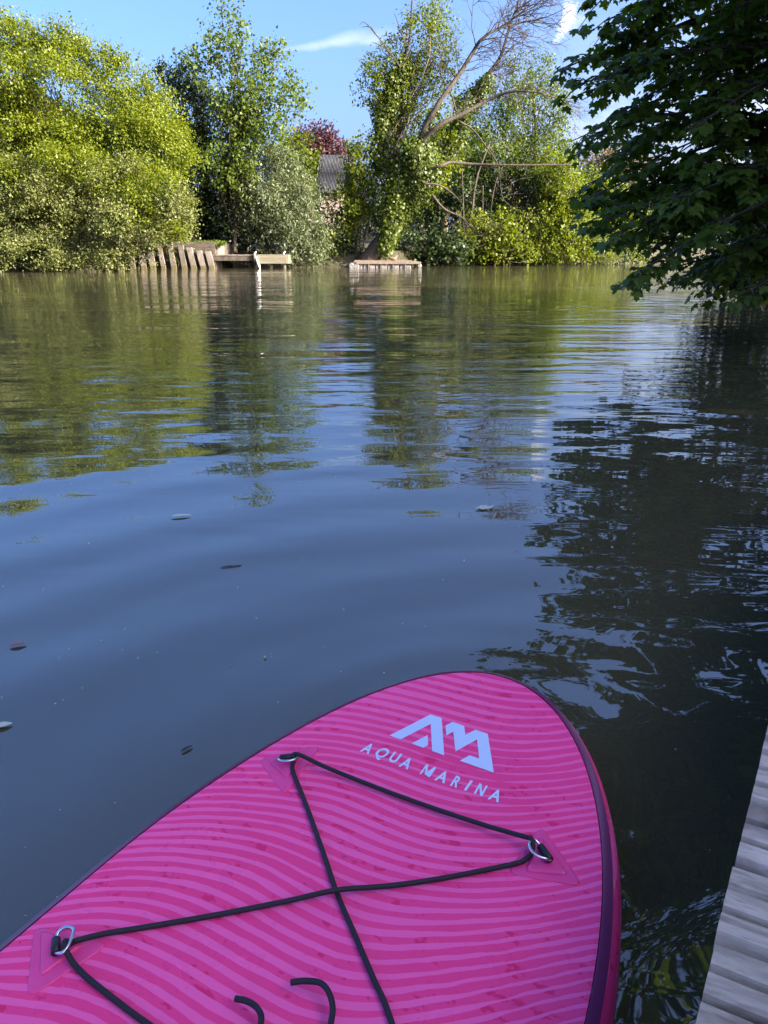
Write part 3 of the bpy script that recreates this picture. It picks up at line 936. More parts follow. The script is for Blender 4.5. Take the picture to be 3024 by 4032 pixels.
wall = empty('timber_retaining_wall', W0(170, 43.5))
tag(wall, 'old timber retaining wall of leaning piles along the bank behind the pale shrub', 'wall')
pile_px = [96, 108, 121, 133, 144, 153, 163.5, 174, 184.5, 194, 203.5, 212]
rw = np.random.default_rng(3)
for i, px in enumerate(pile_px):
    c = W0(px, 43.25)
    h = 1.46 - 0.012 * (px - 160) + rw.uniform(-0.05, 0.05)
    lean_x = -0.15 + rw.uniform(-0.05, 0.05)
    w = rw.uniform(0.11, 0.16)
    zs = [-0.5, 0.0, 0.16, 0.5, h]
    v, f = [], []
    for z in zs:
        ox = lean_x * z / h
        ww = w * (1 + 0.06 * math.sin(z * 7 + i))
        for dx, dy in ((-ww, -0.12), (ww, -0.12), (ww, 0.14), (-ww, 0.14)):
            v.append((c[0] + ox + dx, c[1] + dy + 0.02 * z, z))
    for k in range(len(zs) - 1):
        for j in range(4):
            f.append((k * 4 + j, k * 4 + (j + 1) % 4, k * 4 + 4 + (j + 1) % 4, k * 4 + 4 + j))
    f.append(tuple(range(4 * len(zs) - 4, 4 * len(zs))))
    me = pymesh('pile', v, f)
    me.materials.append(M['oldwood']); me.materials.append(M['algae'])
    for k in range(8):
        me.polygons[k].material_index = 1 if k < 8 and k >= 4 else 0
    put('pile', me, None, wall)
for k in range(5):                                     # boards behind the piles
    zb = 0.02 + k * 0.27
    a, b = W0(88, 43.55), W0(216, 43.6)
    put('board', box_mesh('board', (a[0], 43.52 + 0.01 * (k % 2), zb - (0.4 if k == 0 else 0)), (b[0], 43.62, zb + 0.255)), M['darkwood'], wall)
# return of the wall running back to the jetty
for k in range(11):
    t = k / 11.0
    a = W0(214 + 37 * t, 43.7 + 5.0 * t)
    hh = 1.30 - 0.05 * t
    rot = Matrix.Translation(Vector(a)) @ Matrix.Rotation(math.radians(57), 4, 'Z')
    bm = bmesh.new()
    box_bm(bm, (-0.02, -0.05, -0.4), (0.29, 0.06 + 0.03 * (k % 2), hh), rot)
    put('board', bm_mesh(bm, 'board'), M['oldwood'] if k % 3 else M['darkwood'], wall)
g = np.random.default_rng(9)
n = 2600
gp = np.stack([g.uniform(-14.6, -8.6, n), g.uniform(43.6, 44.6, n), np.full(n, 1.12)], 1)
gp[:, 2] += 0.15 * (gp[:, 1] - 43.6)
ga = g.normal(size=(n, 3)) * 0.3; ga[:, 2] = 1
o = put('bank_grass', leaf_mesh('bank_grass', gp, ga, g.normal(size=(n, 3)), g.uniform(0.10, 0.26, n), LANCE), M['mid'])
tag(o, 'grass tufts along the top of the timber retaining wall', 'grass', kind='stuff')

# jetty
jet = empty('small_jetty', W0(262, 44.0))
tag(jet, 'small wooden jetty with a cream end board reaching out from the timber wall', 'jetty')
jx0, jx1, jx2 = W0(217, 44.6)[0], W0(255.5, 43.4)[0], W0(287, 43.4)[0]
zt = 0.70
for k in range(14):                                    # deck planks
    x0 = jx0 + (jx2 - jx0) * k / 14
    x1 = jx0 + (jx2 - jx0) * (k + 1) / 14 - 0.015
    put('deck_plank', box_mesh('deck_plank', (x0, 43.44, zt - 0.045), (x1, 45.4, zt + 0.005 * (k % 2))), M['palewood'] if k > 7 else M['oldwood'], jet)
put('end_board', box_mesh('end_board', (jx1 + 0.05, 43.34, 0.40), (jx2, 43.43, zt + 0.02), 0.01), M['palewood'], jet)
put('end_board', box_mesh('end_board', (jx1 + 0.05, 43.35, 0.25), (jx2, 43.43, 0.394), 0.01), M['palewood'], jet)
put('side_board', box_mesh('side_board', (jx2 + 0.004, 43.4, 0.25), (jx2 + 0.06, 45.4, zt)), M['palewood'], jet)
put('edge_board', box_mesh('edge_board', (jx0, 43.47, zt - 0.30), (jx1, 43.53, zt - 0.05)), M['darkwood'], jet)
for k in range(6):
    x = jx0 + 0.25 + k * (jx1 - jx0 - 0.4) / 6
    put('joist', box_mesh('joist', (x, 43.54, zt - 0.32), (x + 0.09, 45.3, zt - 0.05)), M['oldwood'], jet)
for x in (jx1 - 0.02, W0(270.5, 43.4)[0], jx2 - 0.15):
    put('leg', box_mesh('leg', (x - 0.055, 43.6, -0.6), (x + 0.055, 43.71, zt - 0.05)), M['palewood'] if x > jx1 else M['darkwood'], jet)
put('corner_post', box_mesh('corner_post', (jx1 - 0.07, 43.33, 0.34), (jx1 + 0.03, 43.43, 0.80), 0.01), M['oldwood'], jet)
for x in (jx1 - 0.01, jx2 - 0.16):                     # mooring cleats
    t = Tubes()
    t.add([(x - 0.07, 43.48, zt + 0.02), (x, 43.48, zt + 0.10), (x + 0.07, 43.48, zt + 0.16)], [0.03, 0.045, 0.03], 8)
    t.add([(x, 43.48, zt), (x, 43.48, zt + 0.11)], [0.035, 0.03], 8)
    put('cleat', t.mesh('cleat'), M['white'], jet, smooth=True)
# fender
fx = W0(256.5, 43.2)
prof = [(0, 0.02), (0.05, 0.04), (0.12, 0.07), (0.30, 0.08), (0.48, 0.075), (0.58, 0.045), (0.63, 0.03), (0.68, 0.02)]
t = Tubes()
axis_d = unit(np.array([-0.30, 0, 1.0]))
b0 = np.array([fx[0] + 0.16, 43.24, -0.02])
t.add([b0 + axis_d * s for s, r in prof], [r for s, r in prof], 12)
t.add([b0 + axis_d * 0.66, (jx1 - 0.02, 43.30, 0.75)], [0.012, 0.012], 5)
o = put('boat_fender', t.mesh('boat_fender'), M['white'], smooth=True)
tag(o, 'white sausage shaped fender hanging from the corner of the small jetty', 'fender')

# pontoon
po = empty('pontoon', W0(385, 45.5))
tag(po, 'low pontoon with brown deck on chalky floats below the leaning tree', 'pontoon')
xa, xb = W0(353.5, 45.0)[0], W0(421, 45.0)[0]
for k in range(7):
    y0 = 44.95 + k * 0.36
    z0 = 0.27 + 0.012 * k
    put('deck_plank', box_mesh('deck_plank', (xa + 0.02 * (k % 3), y0, z0), (xb - 0.05 - 0.10 * k + 0.04 * (k % 2), y0 + 0.345, z0 + 0.05)), M['slab'], po)
put('edge_beam', box_mesh('edge_beam', (xa + 0.15, 44.90, 0.205), (xb, 44.945, 0.318)), M['slab'], po)
nx = 9
for k in range(nx):
    x0 = xa + 0.2 + (xb - xa - 0.7) * k / nx
    x1 = x0 + (xb - xa - 0.7) / nx - 0.05
    put('float', box_mesh('float', (x0, 44.98 + 0.02 * (k % 2), -0.15), (x1, 47.0, 0.20), 0.03), M['greyplastic'], po)
    if k % 2 == 0:
        put('rib', box_mesh('rib', (x0 - 0.055, 44.93, -0.05), (x0 - 0.005, 44.99, 0.204)), M['palewood'], po)
for px_, r in ((351.5, 0.17), (356, 0.18), (419.5, 0.13)):
    c = W0(px_, 45.0)
    t = Tubes().add([(c[0], 44.92 + s, 0.10) for s in (0, 0.03, 0.06, 0.6, 1.14, 1.17, 1.2)], np.array([0.7, 0.95, 1, 1, 1, 0.95, 0.7]) * r, 14)
    put('barrel', t.mesh('barrel'), M['greyplastic'], po, smooth=False)
put('corner_block', box_mesh('corner_block', (W0(414.5, 45)[0], 45.6, 0.33), (W0(416.5, 45)[0], 45.8, 0.46), 0.01), M['palewood'], po)


# duck, resting on the pontoon with its head turned back
def duck():
    c = W0(393, 45.75, 0.37)
    root = empty('duck', c)
    tag(root, 'brown duck sitting on the deck of the pontoon', 'duck')
    # lofted body: x, z, half width, half height
    st = [(-0.33, 0.13, 0.006, 0.008), (-0.28, 0.125, 0.03, 0.018), (-0.20, 0.11, 0.065, 0.05), (-0.10, 0.10, 0.10, 0.085), (0.0, 0.10, 0.115, 0.10), (0.09, 0.11, 0.105, 0.10),
          (0.15, 0.14, 0.08, 0.09), (0.17, 0.19, 0.055, 0.06), (0.165, 0.235, 0.045, 0.04), (0.165, 0.265, 0.045, 0.035), (0.17, 0.292, 0.03, 0.02), (0.175, 0.308, 0.008, 0.006)]
    v, f, S = [], [], 12
    for i, (x, z, w, h) in enumerate(st):
        up = min(max((i - 5) / 3.0, 0), 1) * math.pi / 2      # the neck turns the loft upright
        for j in range(S):
            a = 2 * math.pi * j / S
            oy, oz = w * math.cos(a), h * math.sin(a)
            v.append((c[0] + x - oz * math.sin(up), c[1] + oy, c[2] + z + oz * math.cos(up)))
    for i in range(len(st) - 1):
        for j in range(S):
            f.append((i * S + j, i * S + (j + 1) % S, (i + 1) * S + (j + 1) % S, (i + 1) * S + j))
    f.append(tuple(range(S))[::-1]); f.append(tuple(range((len(st) - 1) * S, len(st) * S)))
    put('body', pymesh('body', v, f), plain_mat('duck_feathers', (0.10, 0.065, 0.04), (0.28, 0.19, 0.125), 24, 0.8, mapscale=(1, 1, 2)), root, smooth=True)
    t = Tubes().add([(c[0] + 0.20, c[1], c[2] + 0.262), (c[0] + 0.235, c[1], c[2] + 0.250), (c[0] + 0.265, c[1], c[2] + 0.246)], [0.018, 0.017, 0.010], 8)
    put('bill', t.mesh('bill'), plain_mat('duck_bill', (0.35, 0.22, 0.05), (0.4, 0.28, 0.08), 9), root)
    for s in (-1, 1):
        bm = bmesh.new()
        bmesh.ops.create_icosphere(bm, subdivisions=2, radius=1, matrix=Matrix.Translation(Vector((c[0] - 0.06, c[1] + s * 0.092, c[2] + 0.125))) @ Matrix.Rotation(0.15, 4, 'Y') @ Matrix.Diagonal(Vector((0.17, 0.028, 0.06, 1))))
        put('wing', bm_mesh(bm, 'wing'), plain_mat('duck_wing', (0.07, 0.05, 0.035), (0.17, 0.12, 0.09), 30, 0.8), root, smooth=True)
        t = Tubes().add([(c[0] + 0.02, c[1] + s * 0.04, c[2] - 0.005), (c[0] + 0.02, c[1] + s * 0.04, c[2] + 0.04)], [0.012, 0.012], 6)
        t.add([(c[0] + 0.0, c[1] + s * 0.04, c[2] + 0.001), (c[0] + 0.07, c[1] + s * 0.045, c[2] + 0.001)], [0.012, 0.022], 6)
        put('leg', t.mesh('leg'), plain_mat('duck_leg', (0.45, 0.22, 0.05), (0.5, 0.25, 0.06), 9), root)


duck()

# shed behind the trees
shed = empty('garden_shed', W0(340, 62, 1.6))
tag(shed, 'shed with a steep dark grey corrugated roof between the bushes', 'shed')
ra, rb, rc_ = P(320.5, 155, 63.5), P(314.5, 193, 61.5), P(349, 155, 63.5)
wdt = rc_[0] - ra[0]
nrm_w = 20
v, f = [], []
for j in range(nrm_w * 4 + 1):
    u = j / (nrm_w * 4)
    dz = 0.05 * math.cos(2 * math.pi * j / 4)
    for t_, dz2 in ((0, 0), (0.47, 0), (0.47, -0.03), (1, -0.03)):
        p = ra + (rb - ra) * t_ + np.array([wdt * u, 0, 0])
        v.append(p + np.array([0, -0.6, 0.8]) * (dz + dz2))
for j in range(nrm_w * 4):
    for k in range(3):
        f.append((j * 4 + k, j * 4 + k + 1, j * 4 + 5 + k, j * 4 + 4 + k))
M['roof'] = plain_mat('grey_corrugated_sheet', (0.020, 0.022, 0.030), (0.050, 0.055, 0.068), 2.0, 0.6, mapscale=(4, 1, 0.4))
roof = put('roof', pymesh('roof', v, f), M['roof'], shed, smooth=True)
put('ridge_cap', box_mesh('ridge_cap', (ra[0] - 0.05, ra[1] - 0.15, ra[2] - 0.05), (ra[0] + wdt, ra[1] + 0.25, ra[2] + 0.12), 0.02), M['greyplastic'], roof)
M['brickwall'] = plain_mat('pale_old_wall', (0.27, 0.21, 0.17), (0.40, 0.33, 0.27), 5, 0.9)
put('wall', box_mesh('wall', (rb[0] + 0.35, rb[1] + 0.4, 0.9), (rb[0] + wdt, rb[1] + 3.8, rb[2] + 0.05)), M['brickwall'], shed)
gb = P(314.5, 155, 65)
put('back_roof', pymesh('back_roof', [ra + (0, 0.1, 0.0), ra + (wdt, 0.1, 0), ra + (wdt, 2.6, -2.9), ra + (0, 2.6, -2.9)], [(0, 1, 2, 3)]), M['roof'], shed)
put('low_wall', box_mesh('low_wall', (P(306, 200, 61)[0], 60.6, 0.9), (P(319, 200, 61)[0], 60.9, P(310, 203, 60.7)[2])), M['brickwall'], shed)
dp = P(320.4, 200, 60.5)
t = Tubes().add([(dp[0] - 0.05, 60.95, P(320, 196, 61)[2]), (dp[0], 60.55, P(320, 200, 60.5)[2]), (dp[0], 60.5, 1.2)], 0.07, 8)
put('downpipe', t.mesh('downpipe'), M['white'], shed, smooth=True)


# ------------------------------------------------------------------ right bank: the overhanging maple
def leafy_branch_tree():
    rng = np.random.default_rng(21)
    base = np.array([8.3, 9.9, 0.55])
    root = empty('maple_tree', base)
    tag(root, 'dark maple reaching over the water from the right, lobed leaves close to the camera', 'tree')
    tk = Tubes()
    tpath = smooth_path([base - (0, 0, 0.5), base + (0, 0, 0.3), base + (-0.15, -0.1, 3), base + (0.1, 0, 6), base + (-0.2, 0.1, 9.5)], 14)
    tk.add(tpath, np.linspace(0.34, 0.10, 14) * np.array([1.4, 1.15] + [1] * 12), 12)
    put('trunk', tk.mesh('trunk'), M['darkbark'], root, smooth=True)
    tips = []
    for (px, py) in [(590, 2), (604, 22), (622, 38), (640, 6), (640, -25), (672, 8), (700, 30), (735, 8), (760, 40),
                     (557, 70), (566, 88), (582, 100), (600, 72), (625, 66), (650, 84), (676, 70), (706, 78), (740, 88),
                     (570, 142), (590, 134), (612, 118), (640, 110), (664, 124), (690, 130), (720, 130), (755, 140),
                     (604, 158), (630, 150), (655, 158), (690, 168), (728, 176), (764, 186),
                     (582, 190), (584, 200), (594, 206), (596, 222), (606, 222), (608, 236), (622, 200), (646, 208), (672, 200), (702, 214), (742, 222),
                     (616, 240), (640, 232), (662, 246), (692, 242), (726, 256), (764, 258),
                     (632, 276), (654, 272), (678, 280), (704, 288), (742, 296), (768, 292)]:
        tips.append(P(px, py, rng.uniform(8.3, 11.2)))
    for (az, el, d) in [(8.0, 22, 8.5), (7.5, 26, 8.0), (9, 31, 7.6), (11, 27, 8.6), (12, 35, 7.5), (14, 22, 9.2), (15, 30, 8.3), (17, 40, 7.2), (18, 25, 9), (20, 34, 8), (21, 19, 9.5), (24, 28, 9),
                        (24, 44, 7), (27, 36, 8.3), (30, 24, 9.5), (31, 48, 7.5), (34, 38, 8.6), (37, 30, 9.5), (40, 45, 8.5), (44, 34, 10), (28, 15, 9.5), (34, 17, 10), (40, 12, 10.5), (36, 8, 10), (30, 6, 9.5), (33, 1, 9),
                        (50, 40, 10), (55, 25, 11), (46, 55, 9), (60, 45, 11), (48, 14, 10), (54, 8, 11)]:
        a, e = math.radians(az), math.radians(el)
        tips.append(np.array([math.sin(a) * math.cos(e) * d, math.cos(a) * math.cos(e) * d, CAM_H + math.sin(e) * d]))
    for k in range(30):                        # boughs just above the top of the picture
        a, e, d = math.radians(rng.uniform(9, 36)), math.radians(rng.uniform(15.5, 31)), rng.uniform(7.4, 9.6)
        if math.degrees(a) < 8 + 0.12 * abs(math.degrees(e) - 24):
            continue
        tips.append(np.array([math.sin(a) * math.cos(e) * d, math.cos(a) * math.cos(e) * d, CAM_H + math.sin(e) * d]))
    for k in range(34):
        q_ = np.array([rng.uniform(2.4, 6.6), rng.uniform(7.0, 11.0), rng.uniform(3.9, 6.2)])
        if (q_[2] - CAM_H) / q_[1] > 0.30:
            tips.append(q_)
    for k in range(46):                        # canopy over the jetty, above the picture
        x = rng.uniform(1.9, 7.5)
        y = rng.uniform(3.8, 10.5)
        tips.append(np.array([x, y, rng.uniform(4.9, 7.6) + 0.25 * (x - 2)]))
    wood = Tubes()
    LP, LA, LN = [], [], []
    for tip in tips:
        h = np.clip(tip[2] - rng.uniform(-0.6, 0.9) + 0.4, 1.3, 9.0)
        s = base + np.array([0, 0, h - base[2]])
        L = np.linalg.norm(tip - s)
        mid = (s + tip) / 2 + rng.normal(size=3) * 0.05 * L + np.array([0, 0, 0.11 * L])
        q3 = tip + (mid - tip) * 0.45 + np.array([0, 0, 0.04 * L])
        path = smooth_path([s, mid, q3, tip], 22)
        wood.add(path, np.linspace(0.045, 0.006, 22), 6)
        t = unit(np.gradient(path, axis=0))
        nt = 27
        for k in range(nt):
            fr = rng.uniform(0.32, 1.0) ** 0.75
            i = min(int(fr * 21), 21)
            sidev = unit(np.cross(t[i], [0, 0, 1.0])) * (1 if k % 2 else -1)
            td = unit(t[i] * 0.75 + sidev * rng.uniform(0.4, 1.0) + np.array([0, 0, rng.normal() * 0.22 - 0.05]))
            tl = rng.uniform(0.25, 0.75) * (1.25 - 0.6 * fr)
            e = path[i] + td * tl + np.array([0, 0, -0.10 * tl])
            wood.add([path[i], (path[i] + e) / 2 + (0, 0, 0.03), e], [0.010, 0.007, 0.004], 4, cap=False)
            nl = int(rng.integers(7, 12))
            for m in range(nl):
                u = rng.uniform(0.25, 1.0)
                az_ = rng.uniform(0, 2 * math.pi)
                out = np.array([math.cos(az_), math.sin(az_), 0]) * 0.8 + td * 0.6
                out = unit(out)
                pet = rng.uniform(0.04, 0.12)
                p0 = path[i] + (e - path[i]) * u + np.array([0, 0, 0.02])
                p = p0 + out * pet + np.array([0, 0, -0.01])
                a = out + np.array([0, 0, -rng.uniform(0.15, 0.9)])
                nn = np.array([0, 0, 1.0]) + out * 0.6 + rng.normal(size=3) * 0.28
                LP.append(p); LA.append(a); LN.append(nn)
    put('branches', wood.mesh('branches'), M['darkbark'], root, smooth=True)
    LP, LA, LN = np.array(LP), np.array(LA), np.array(LN)
    ok = LP[:, 2] > 0.12
    LP, LA, LN = LP[ok], LA[ok], LN[ok]
    size = rng.uniform(0.060, 0.135, len(LP))
    # the 300 leaves that show largest: near, in the frame, on the outside facing the river
    rel = LP - np.array([0, 0, CAM_H])
    fw = rel[:, 1] * _c - rel[:, 2] * _s
    u = 384 + 768 * rel[:, 0] / fw
    v = 512 - 768 * (rel[:, 1] * _s + rel[:, 2] * _c) / fw
    inside = (u > 3) & (u < 765) & (v > 3) & (v < 1020)
    score = np.where(inside, size / fw + 0.0, -1)
    # nearest leaf in each small patch of the view counts as seen
    cell = (np.floor(u / 11).astype(int) * 1000 + np.floor(v / 11).astype(int))
    best = {}
    for i in np.nonzero(inside)[0]:
        if cell[i] not in best or fw[i] < fw[best[cell[i]]]:
            best[cell[i]] = i
    cand = sorted(best.values(), key=lambda i: -score[i])[:300]
    sel = np.zeros(len(LP), bool)
    sel[cand] = True
    put('foliage', leaf_mesh('foliage', LP[~sel], LA[~sel], LN[~sel], size[~sel], PALM, rng.uniform(0.2, 2.8, int((~sel).sum()))), M['maple'], root)
    o = COL.objects[-1]
    shapes = []
    for k in range(3):
        tv = PALM[0].copy()
        tv[:, 2] *= (0.6, 1.4, 2.4)[k]
        me = pymesh('leaf', tv, [tuple(f) for f in PALM[1]])
        me.materials.append(M['maple'])
        shapes.append(me)
    A = unit(LA); N_ = unit(LN - A * np.sum(LN * A, axis=1, keepdims=True)); B = np.cross(N_, A)
    for q, i in enumerate(cand):
        lo = bpy.data.objects.new('leaf', shapes[q % 3])
        link(lo)
        lo.parent = root
        s_ = size[i]
        mw = Matrix(((A[i][0] * s_, B[i][0] * s_, N_[i][0] * s_, LP[i][0]), (A[i][1] * s_, B[i][1] * s_, N_[i][1] * s_, LP[i][1]),
                     (A[i][2] * s_, B[i][2] * s_, N_[i][2] * s_, LP[i][2]), (0, 0, 0, 1)))
        lo.matrix_local = Matrix.Translation(Vector(-base)) @ mw
    for ob in root.children:
        if ob.name.startswith('foliage'):
            ob['kind'] = 'stuff'


leafy_branch_tree()


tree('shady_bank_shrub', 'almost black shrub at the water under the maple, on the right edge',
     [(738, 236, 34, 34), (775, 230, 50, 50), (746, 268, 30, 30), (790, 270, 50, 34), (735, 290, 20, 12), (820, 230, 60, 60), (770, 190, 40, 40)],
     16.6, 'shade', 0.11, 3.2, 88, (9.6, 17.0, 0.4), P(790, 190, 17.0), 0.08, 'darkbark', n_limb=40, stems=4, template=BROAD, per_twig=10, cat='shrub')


# trees of the near bank that stand outside the picture and keep the evening sun off the jetty
def bank_tree(x, y, h, r, seed, label):
    rng = np.random.default_rng(seed)
    base = np.array([x, y, 0.5])
    bw = []
    for k in range(12):
        d = sph(1, rng)[0]
        bw.append((base + np.array([d[0] * r * 0.55, d[1] * r * 0.55, h * 0.52 + d[2] * h * 0.34]), np.array([r * 0.62, r * 0.62, h * 0.22])))
    pos, ax, nr, tw = crown(bw, 0.26, 2.5, rng, template=BROAD, per_twig=9, twig=0.8, spread=0.25, sub=8)
    ok = pos[:, 2] > 0.6
    root = empty('bank_tree', base)
    tag(root, label, 'tree', 'trees along the near bank')
    put('crown', leaf_mesh('crown', pos[ok], ax[ok], nr[ok], 0.26 * rng.uniform(0.7, 1.3, ok.sum()), BROAD), M['mid'], root)
    tk = Tubes().add(smooth_path([base - (0, 0, 0.4), base + (0, 0, h * 0.4), base + (0.3, 0, h * 0.85)], 8), np.linspace(0.35, 0.06, 8), 8)
    limbs(tk, base, base + (0, 0, h * 0.85), tw, rng, 24, 0.3)
    put('trunk', tk.mesh('trunk'), M['darkbark'], root, smooth=True)


for k, (x, y, h, r, lab) in enumerate([
    (11.5, -8.5, 11.5, 4.6, 'nearest tree on the bank behind the viewer'),
    (15.0, -14.0, 13, 5.0, 'tree on the bank far behind the viewer'),
    (15.0, -3.5, 12.5, 4.8, 'tall tree on the near bank just behind the viewer'),
    (17.0, 2.5, 14.5, 4.8, 'tall tree on the near bank level with the board'),
    (19.0, 8.5, 16, 4.8, 'tall tree standing behind the maple'),
    (21.5, -9.0, 15, 5.5, 'tree at the back of the near bank behind the viewer'),
    (24.0, 0.0, 17, 5.5, 'tallest tree at the back of the near bank'),
]):
    bank_tree(x, y, h, r, 60 + k, lab)


# ------------------------------------------------------------------ near jetty of grooved boards
M['deckwood'] = None


def deck_material():
    m, n, l, p = newmat('silvery_weathered_decking')
    co = objco(n)
    geo = n.new('ShaderNodeNewGeometry')
    info = n.new('ShaderNodeObjectInfo')
    f = noise(n, l, co, 5.0, 6, 0.62, (1.0, 3.2, 1.0), 0.8)
    g = noise(n, l, co, 5.0, 4, 0.6)
    fine = noise(n, l, co, 60.0, 4, 0.7, (0.5, 4.0, 1.0))
    col = rgbmix(n, l, ramp(n, l, f, 0.36, 0.62), (0.20, 0.165, 0.13), (0.58, 0.51, 0.42))
    col = rgbmix(n, l, ramp(n, l, g, 0.52, 0.70), col, (0.68, 0.62, 0.54))
    col = rgbmix(n, l, ramp(n, l, fine, 0.55, 0.8), col, (0.13, 0.115, 0.115))
    col = rgbmix(n, l, mnode(n, l, 'MULTIPLY', info.outputs['Random'], 0.35), col, (0.30, 0.255, 0.205))
    l.new(col, p.inputs['Base Color'])
    p.inputs['Roughness'].default_value = 0.75
    bump(n, l, p, mnode(n, l, 'ADD', f, mnode(n, l, 'MULTIPLY', fine, 0.5)), 0.004)
    return m


M['deckwood'] = deck_material()
DZ = 0.36
near_jetty = empty('near_jetty', (0, 0, DZ), -math.atan2(ux, uy))     # local y runs along the jetty, x to its right
tag(near_jetty, 'weathered grey jetty of grooved boards at the lower right corner', 'jetty')
# edge surveyed where it crosses the picture
kk = CAM_H - DZ
e0 = ray(694, 1024); e0 = e0 * (kk / -e0[2])
e1 = ray(768, 727); e1 = e1 * (kk / -e1[2])
ed = unit((e1 - e0)[:2])
ang = math.atan2(ed[0], ed[1])
near_jetty.location = (float(e0[0]), float(e0[1]), DZ)
near_jetty.rotation_euler = (0, 0, -ang)
rd = np.random.default_rng(31)
PW = 0.128
for k in range(-14, 22):
    L = 1.5
    x0 = rd.uniform(-0.001, 0.001)
    prof = []
    gr = 3
    lands = PW - 0.008
    step = lands / gr
    for q in range(gr):
        a = q * step
        j1, j2 = rd.uniform(-0.0025, 0.0025), rd.uniform(-0.0025, 0.0025)
        dg = -0.013 if rd.random() < 0.85 else -0.005
        prof += [(a + 0.0050, dg), (a + 0.0060, -0.0014), (a + 0.010, 0.0), (a + step * 0.5 + j1, 0.0006), (a + step - 0.010 + j2 * 0.4, 0.0), (a + step - 0.0060, -0.0014), (a + step - 0.0050, dg)]
    prof[0] = (0.0, -0.020); prof[-1] = (lands, -0.020)
    v, f = [], []
    nseg = 16
    tilt = rd.uniform(-0.002, 0.002)
    for s in range(nseg + 1):
        xx = x0 + L * s / nseg
        wob = rd.normal() * 0.0004
        endround = -0.004 if s == 0 else 0
        for (yy, zz) in prof:
            v.append((xx, k * PW + yy + wob, zz + wob + tilt * s / nseg + endround))
        v.append((xx, k * PW + lands, -0.030)); v.append((xx, k * PW, -0.030))
    K = len(prof) + 2
    for s in range(nseg):
        for j in range(K):
            j2 = (j + 1) % K
            f.append((s * K + j, s * K + j2, (s + 1) * K + j2, (s + 1) * K + j))
    f.append(tuple(range(K))[::-1]); f.append(tuple(nseg * K + j for j in range(K)))
    put('deck_board', pymesh('deck_board', v, f), M['deckwood'], near_jetty, absolute=False)
put('edge_beam', box_mesh('edge_beam', (0.035, -1.9, -0.20), (0.085, 2.9, -0.032)), M['darkwood'], near_jetty, absolute=False)
put('edge_beam', box_mesh('edge_beam', (1.35, -1.9, -0.20), (1.40, 2.9, -0.032)), M['darkwood'], near_jetty, absolute=False)
for yy in (-1.2, 0.35, 1.9):
    for xx in (0.16, 1.25):
        t = Tubes().add([(xx, yy, -1.6), (xx, yy, -0.034)], [0.075, 0.07], 12)
        put('pile', t.mesh('pile'), M['darkwood'], near_jetty, smooth=True, absolute=False)


# ------------------------------------------------------------------ the paddle board
HEAD = math.radians(29.0)
bd = np.array([math.sin(HEAD), math.cos(HEAD)])
br = np.array([math.cos(HEAD), -math.sin(HEAD)])
BZ = 0.10
BW, BL, NOSE, TAIL = 0.424, 3.1, 0.85, 0.95


def deck_z(d):
    return BZ + 0.05 * max(0.0, 1 - d / 0.63) ** 2 + 0.03 * max(0.0, (d - 2.5) / 0.6) ** 2


def half_w(d):
    if d < NOSE:
        return BW * math.sqrt(max(0.0, 1 - (1 - d / NOSE) ** 2))
    if d > BL - TAIL:
        u = (d - (BL - TAIL)) / TAIL
        return BW * math.sqrt(max(0.0, 1 - 0.55 * u ** 2 - 0.45 * u ** 8))
    return BW


kp = 768 / 1659.0
_A = ray(622 * kp, 1652 * kp); _A = _A * ((CAM_H - BZ) / -_A[2])
_B = ray(1165 * kp, 1845 * kp); _B = _B * ((CAM_H - BZ) / -_B[2])
TIP = (_A[:2] + _B[:2]) / 2 + bd * 0.476 + br * 0.018


def survey(px, py, lift=0.0):
    """where a view ray meets the deck, in board coordinates (right, forward from nose)"""
    r = ray(px, py)
    z = BZ
    for _ in range(25):
        w = r[:2] * ((CAM_H - z) / -r[2])
        q = w - TIP
        d = -(q @ bd)
        z = deck_z(max(d, 0)) + lift
    return np.array([q @ br, q @ bd])


def on_deck(xy, lift=0.0):
    return (float(xy[0]), float(xy[1]), deck_z(max(0.0, -float(xy[1]))) + lift)


board = empty('paddle_board', (TIP[0], TIP[1], 0), -HEAD)
tag(board, 'pink striped inflatable paddle board with a purple rim floating beside the jetty', 'paddle board')


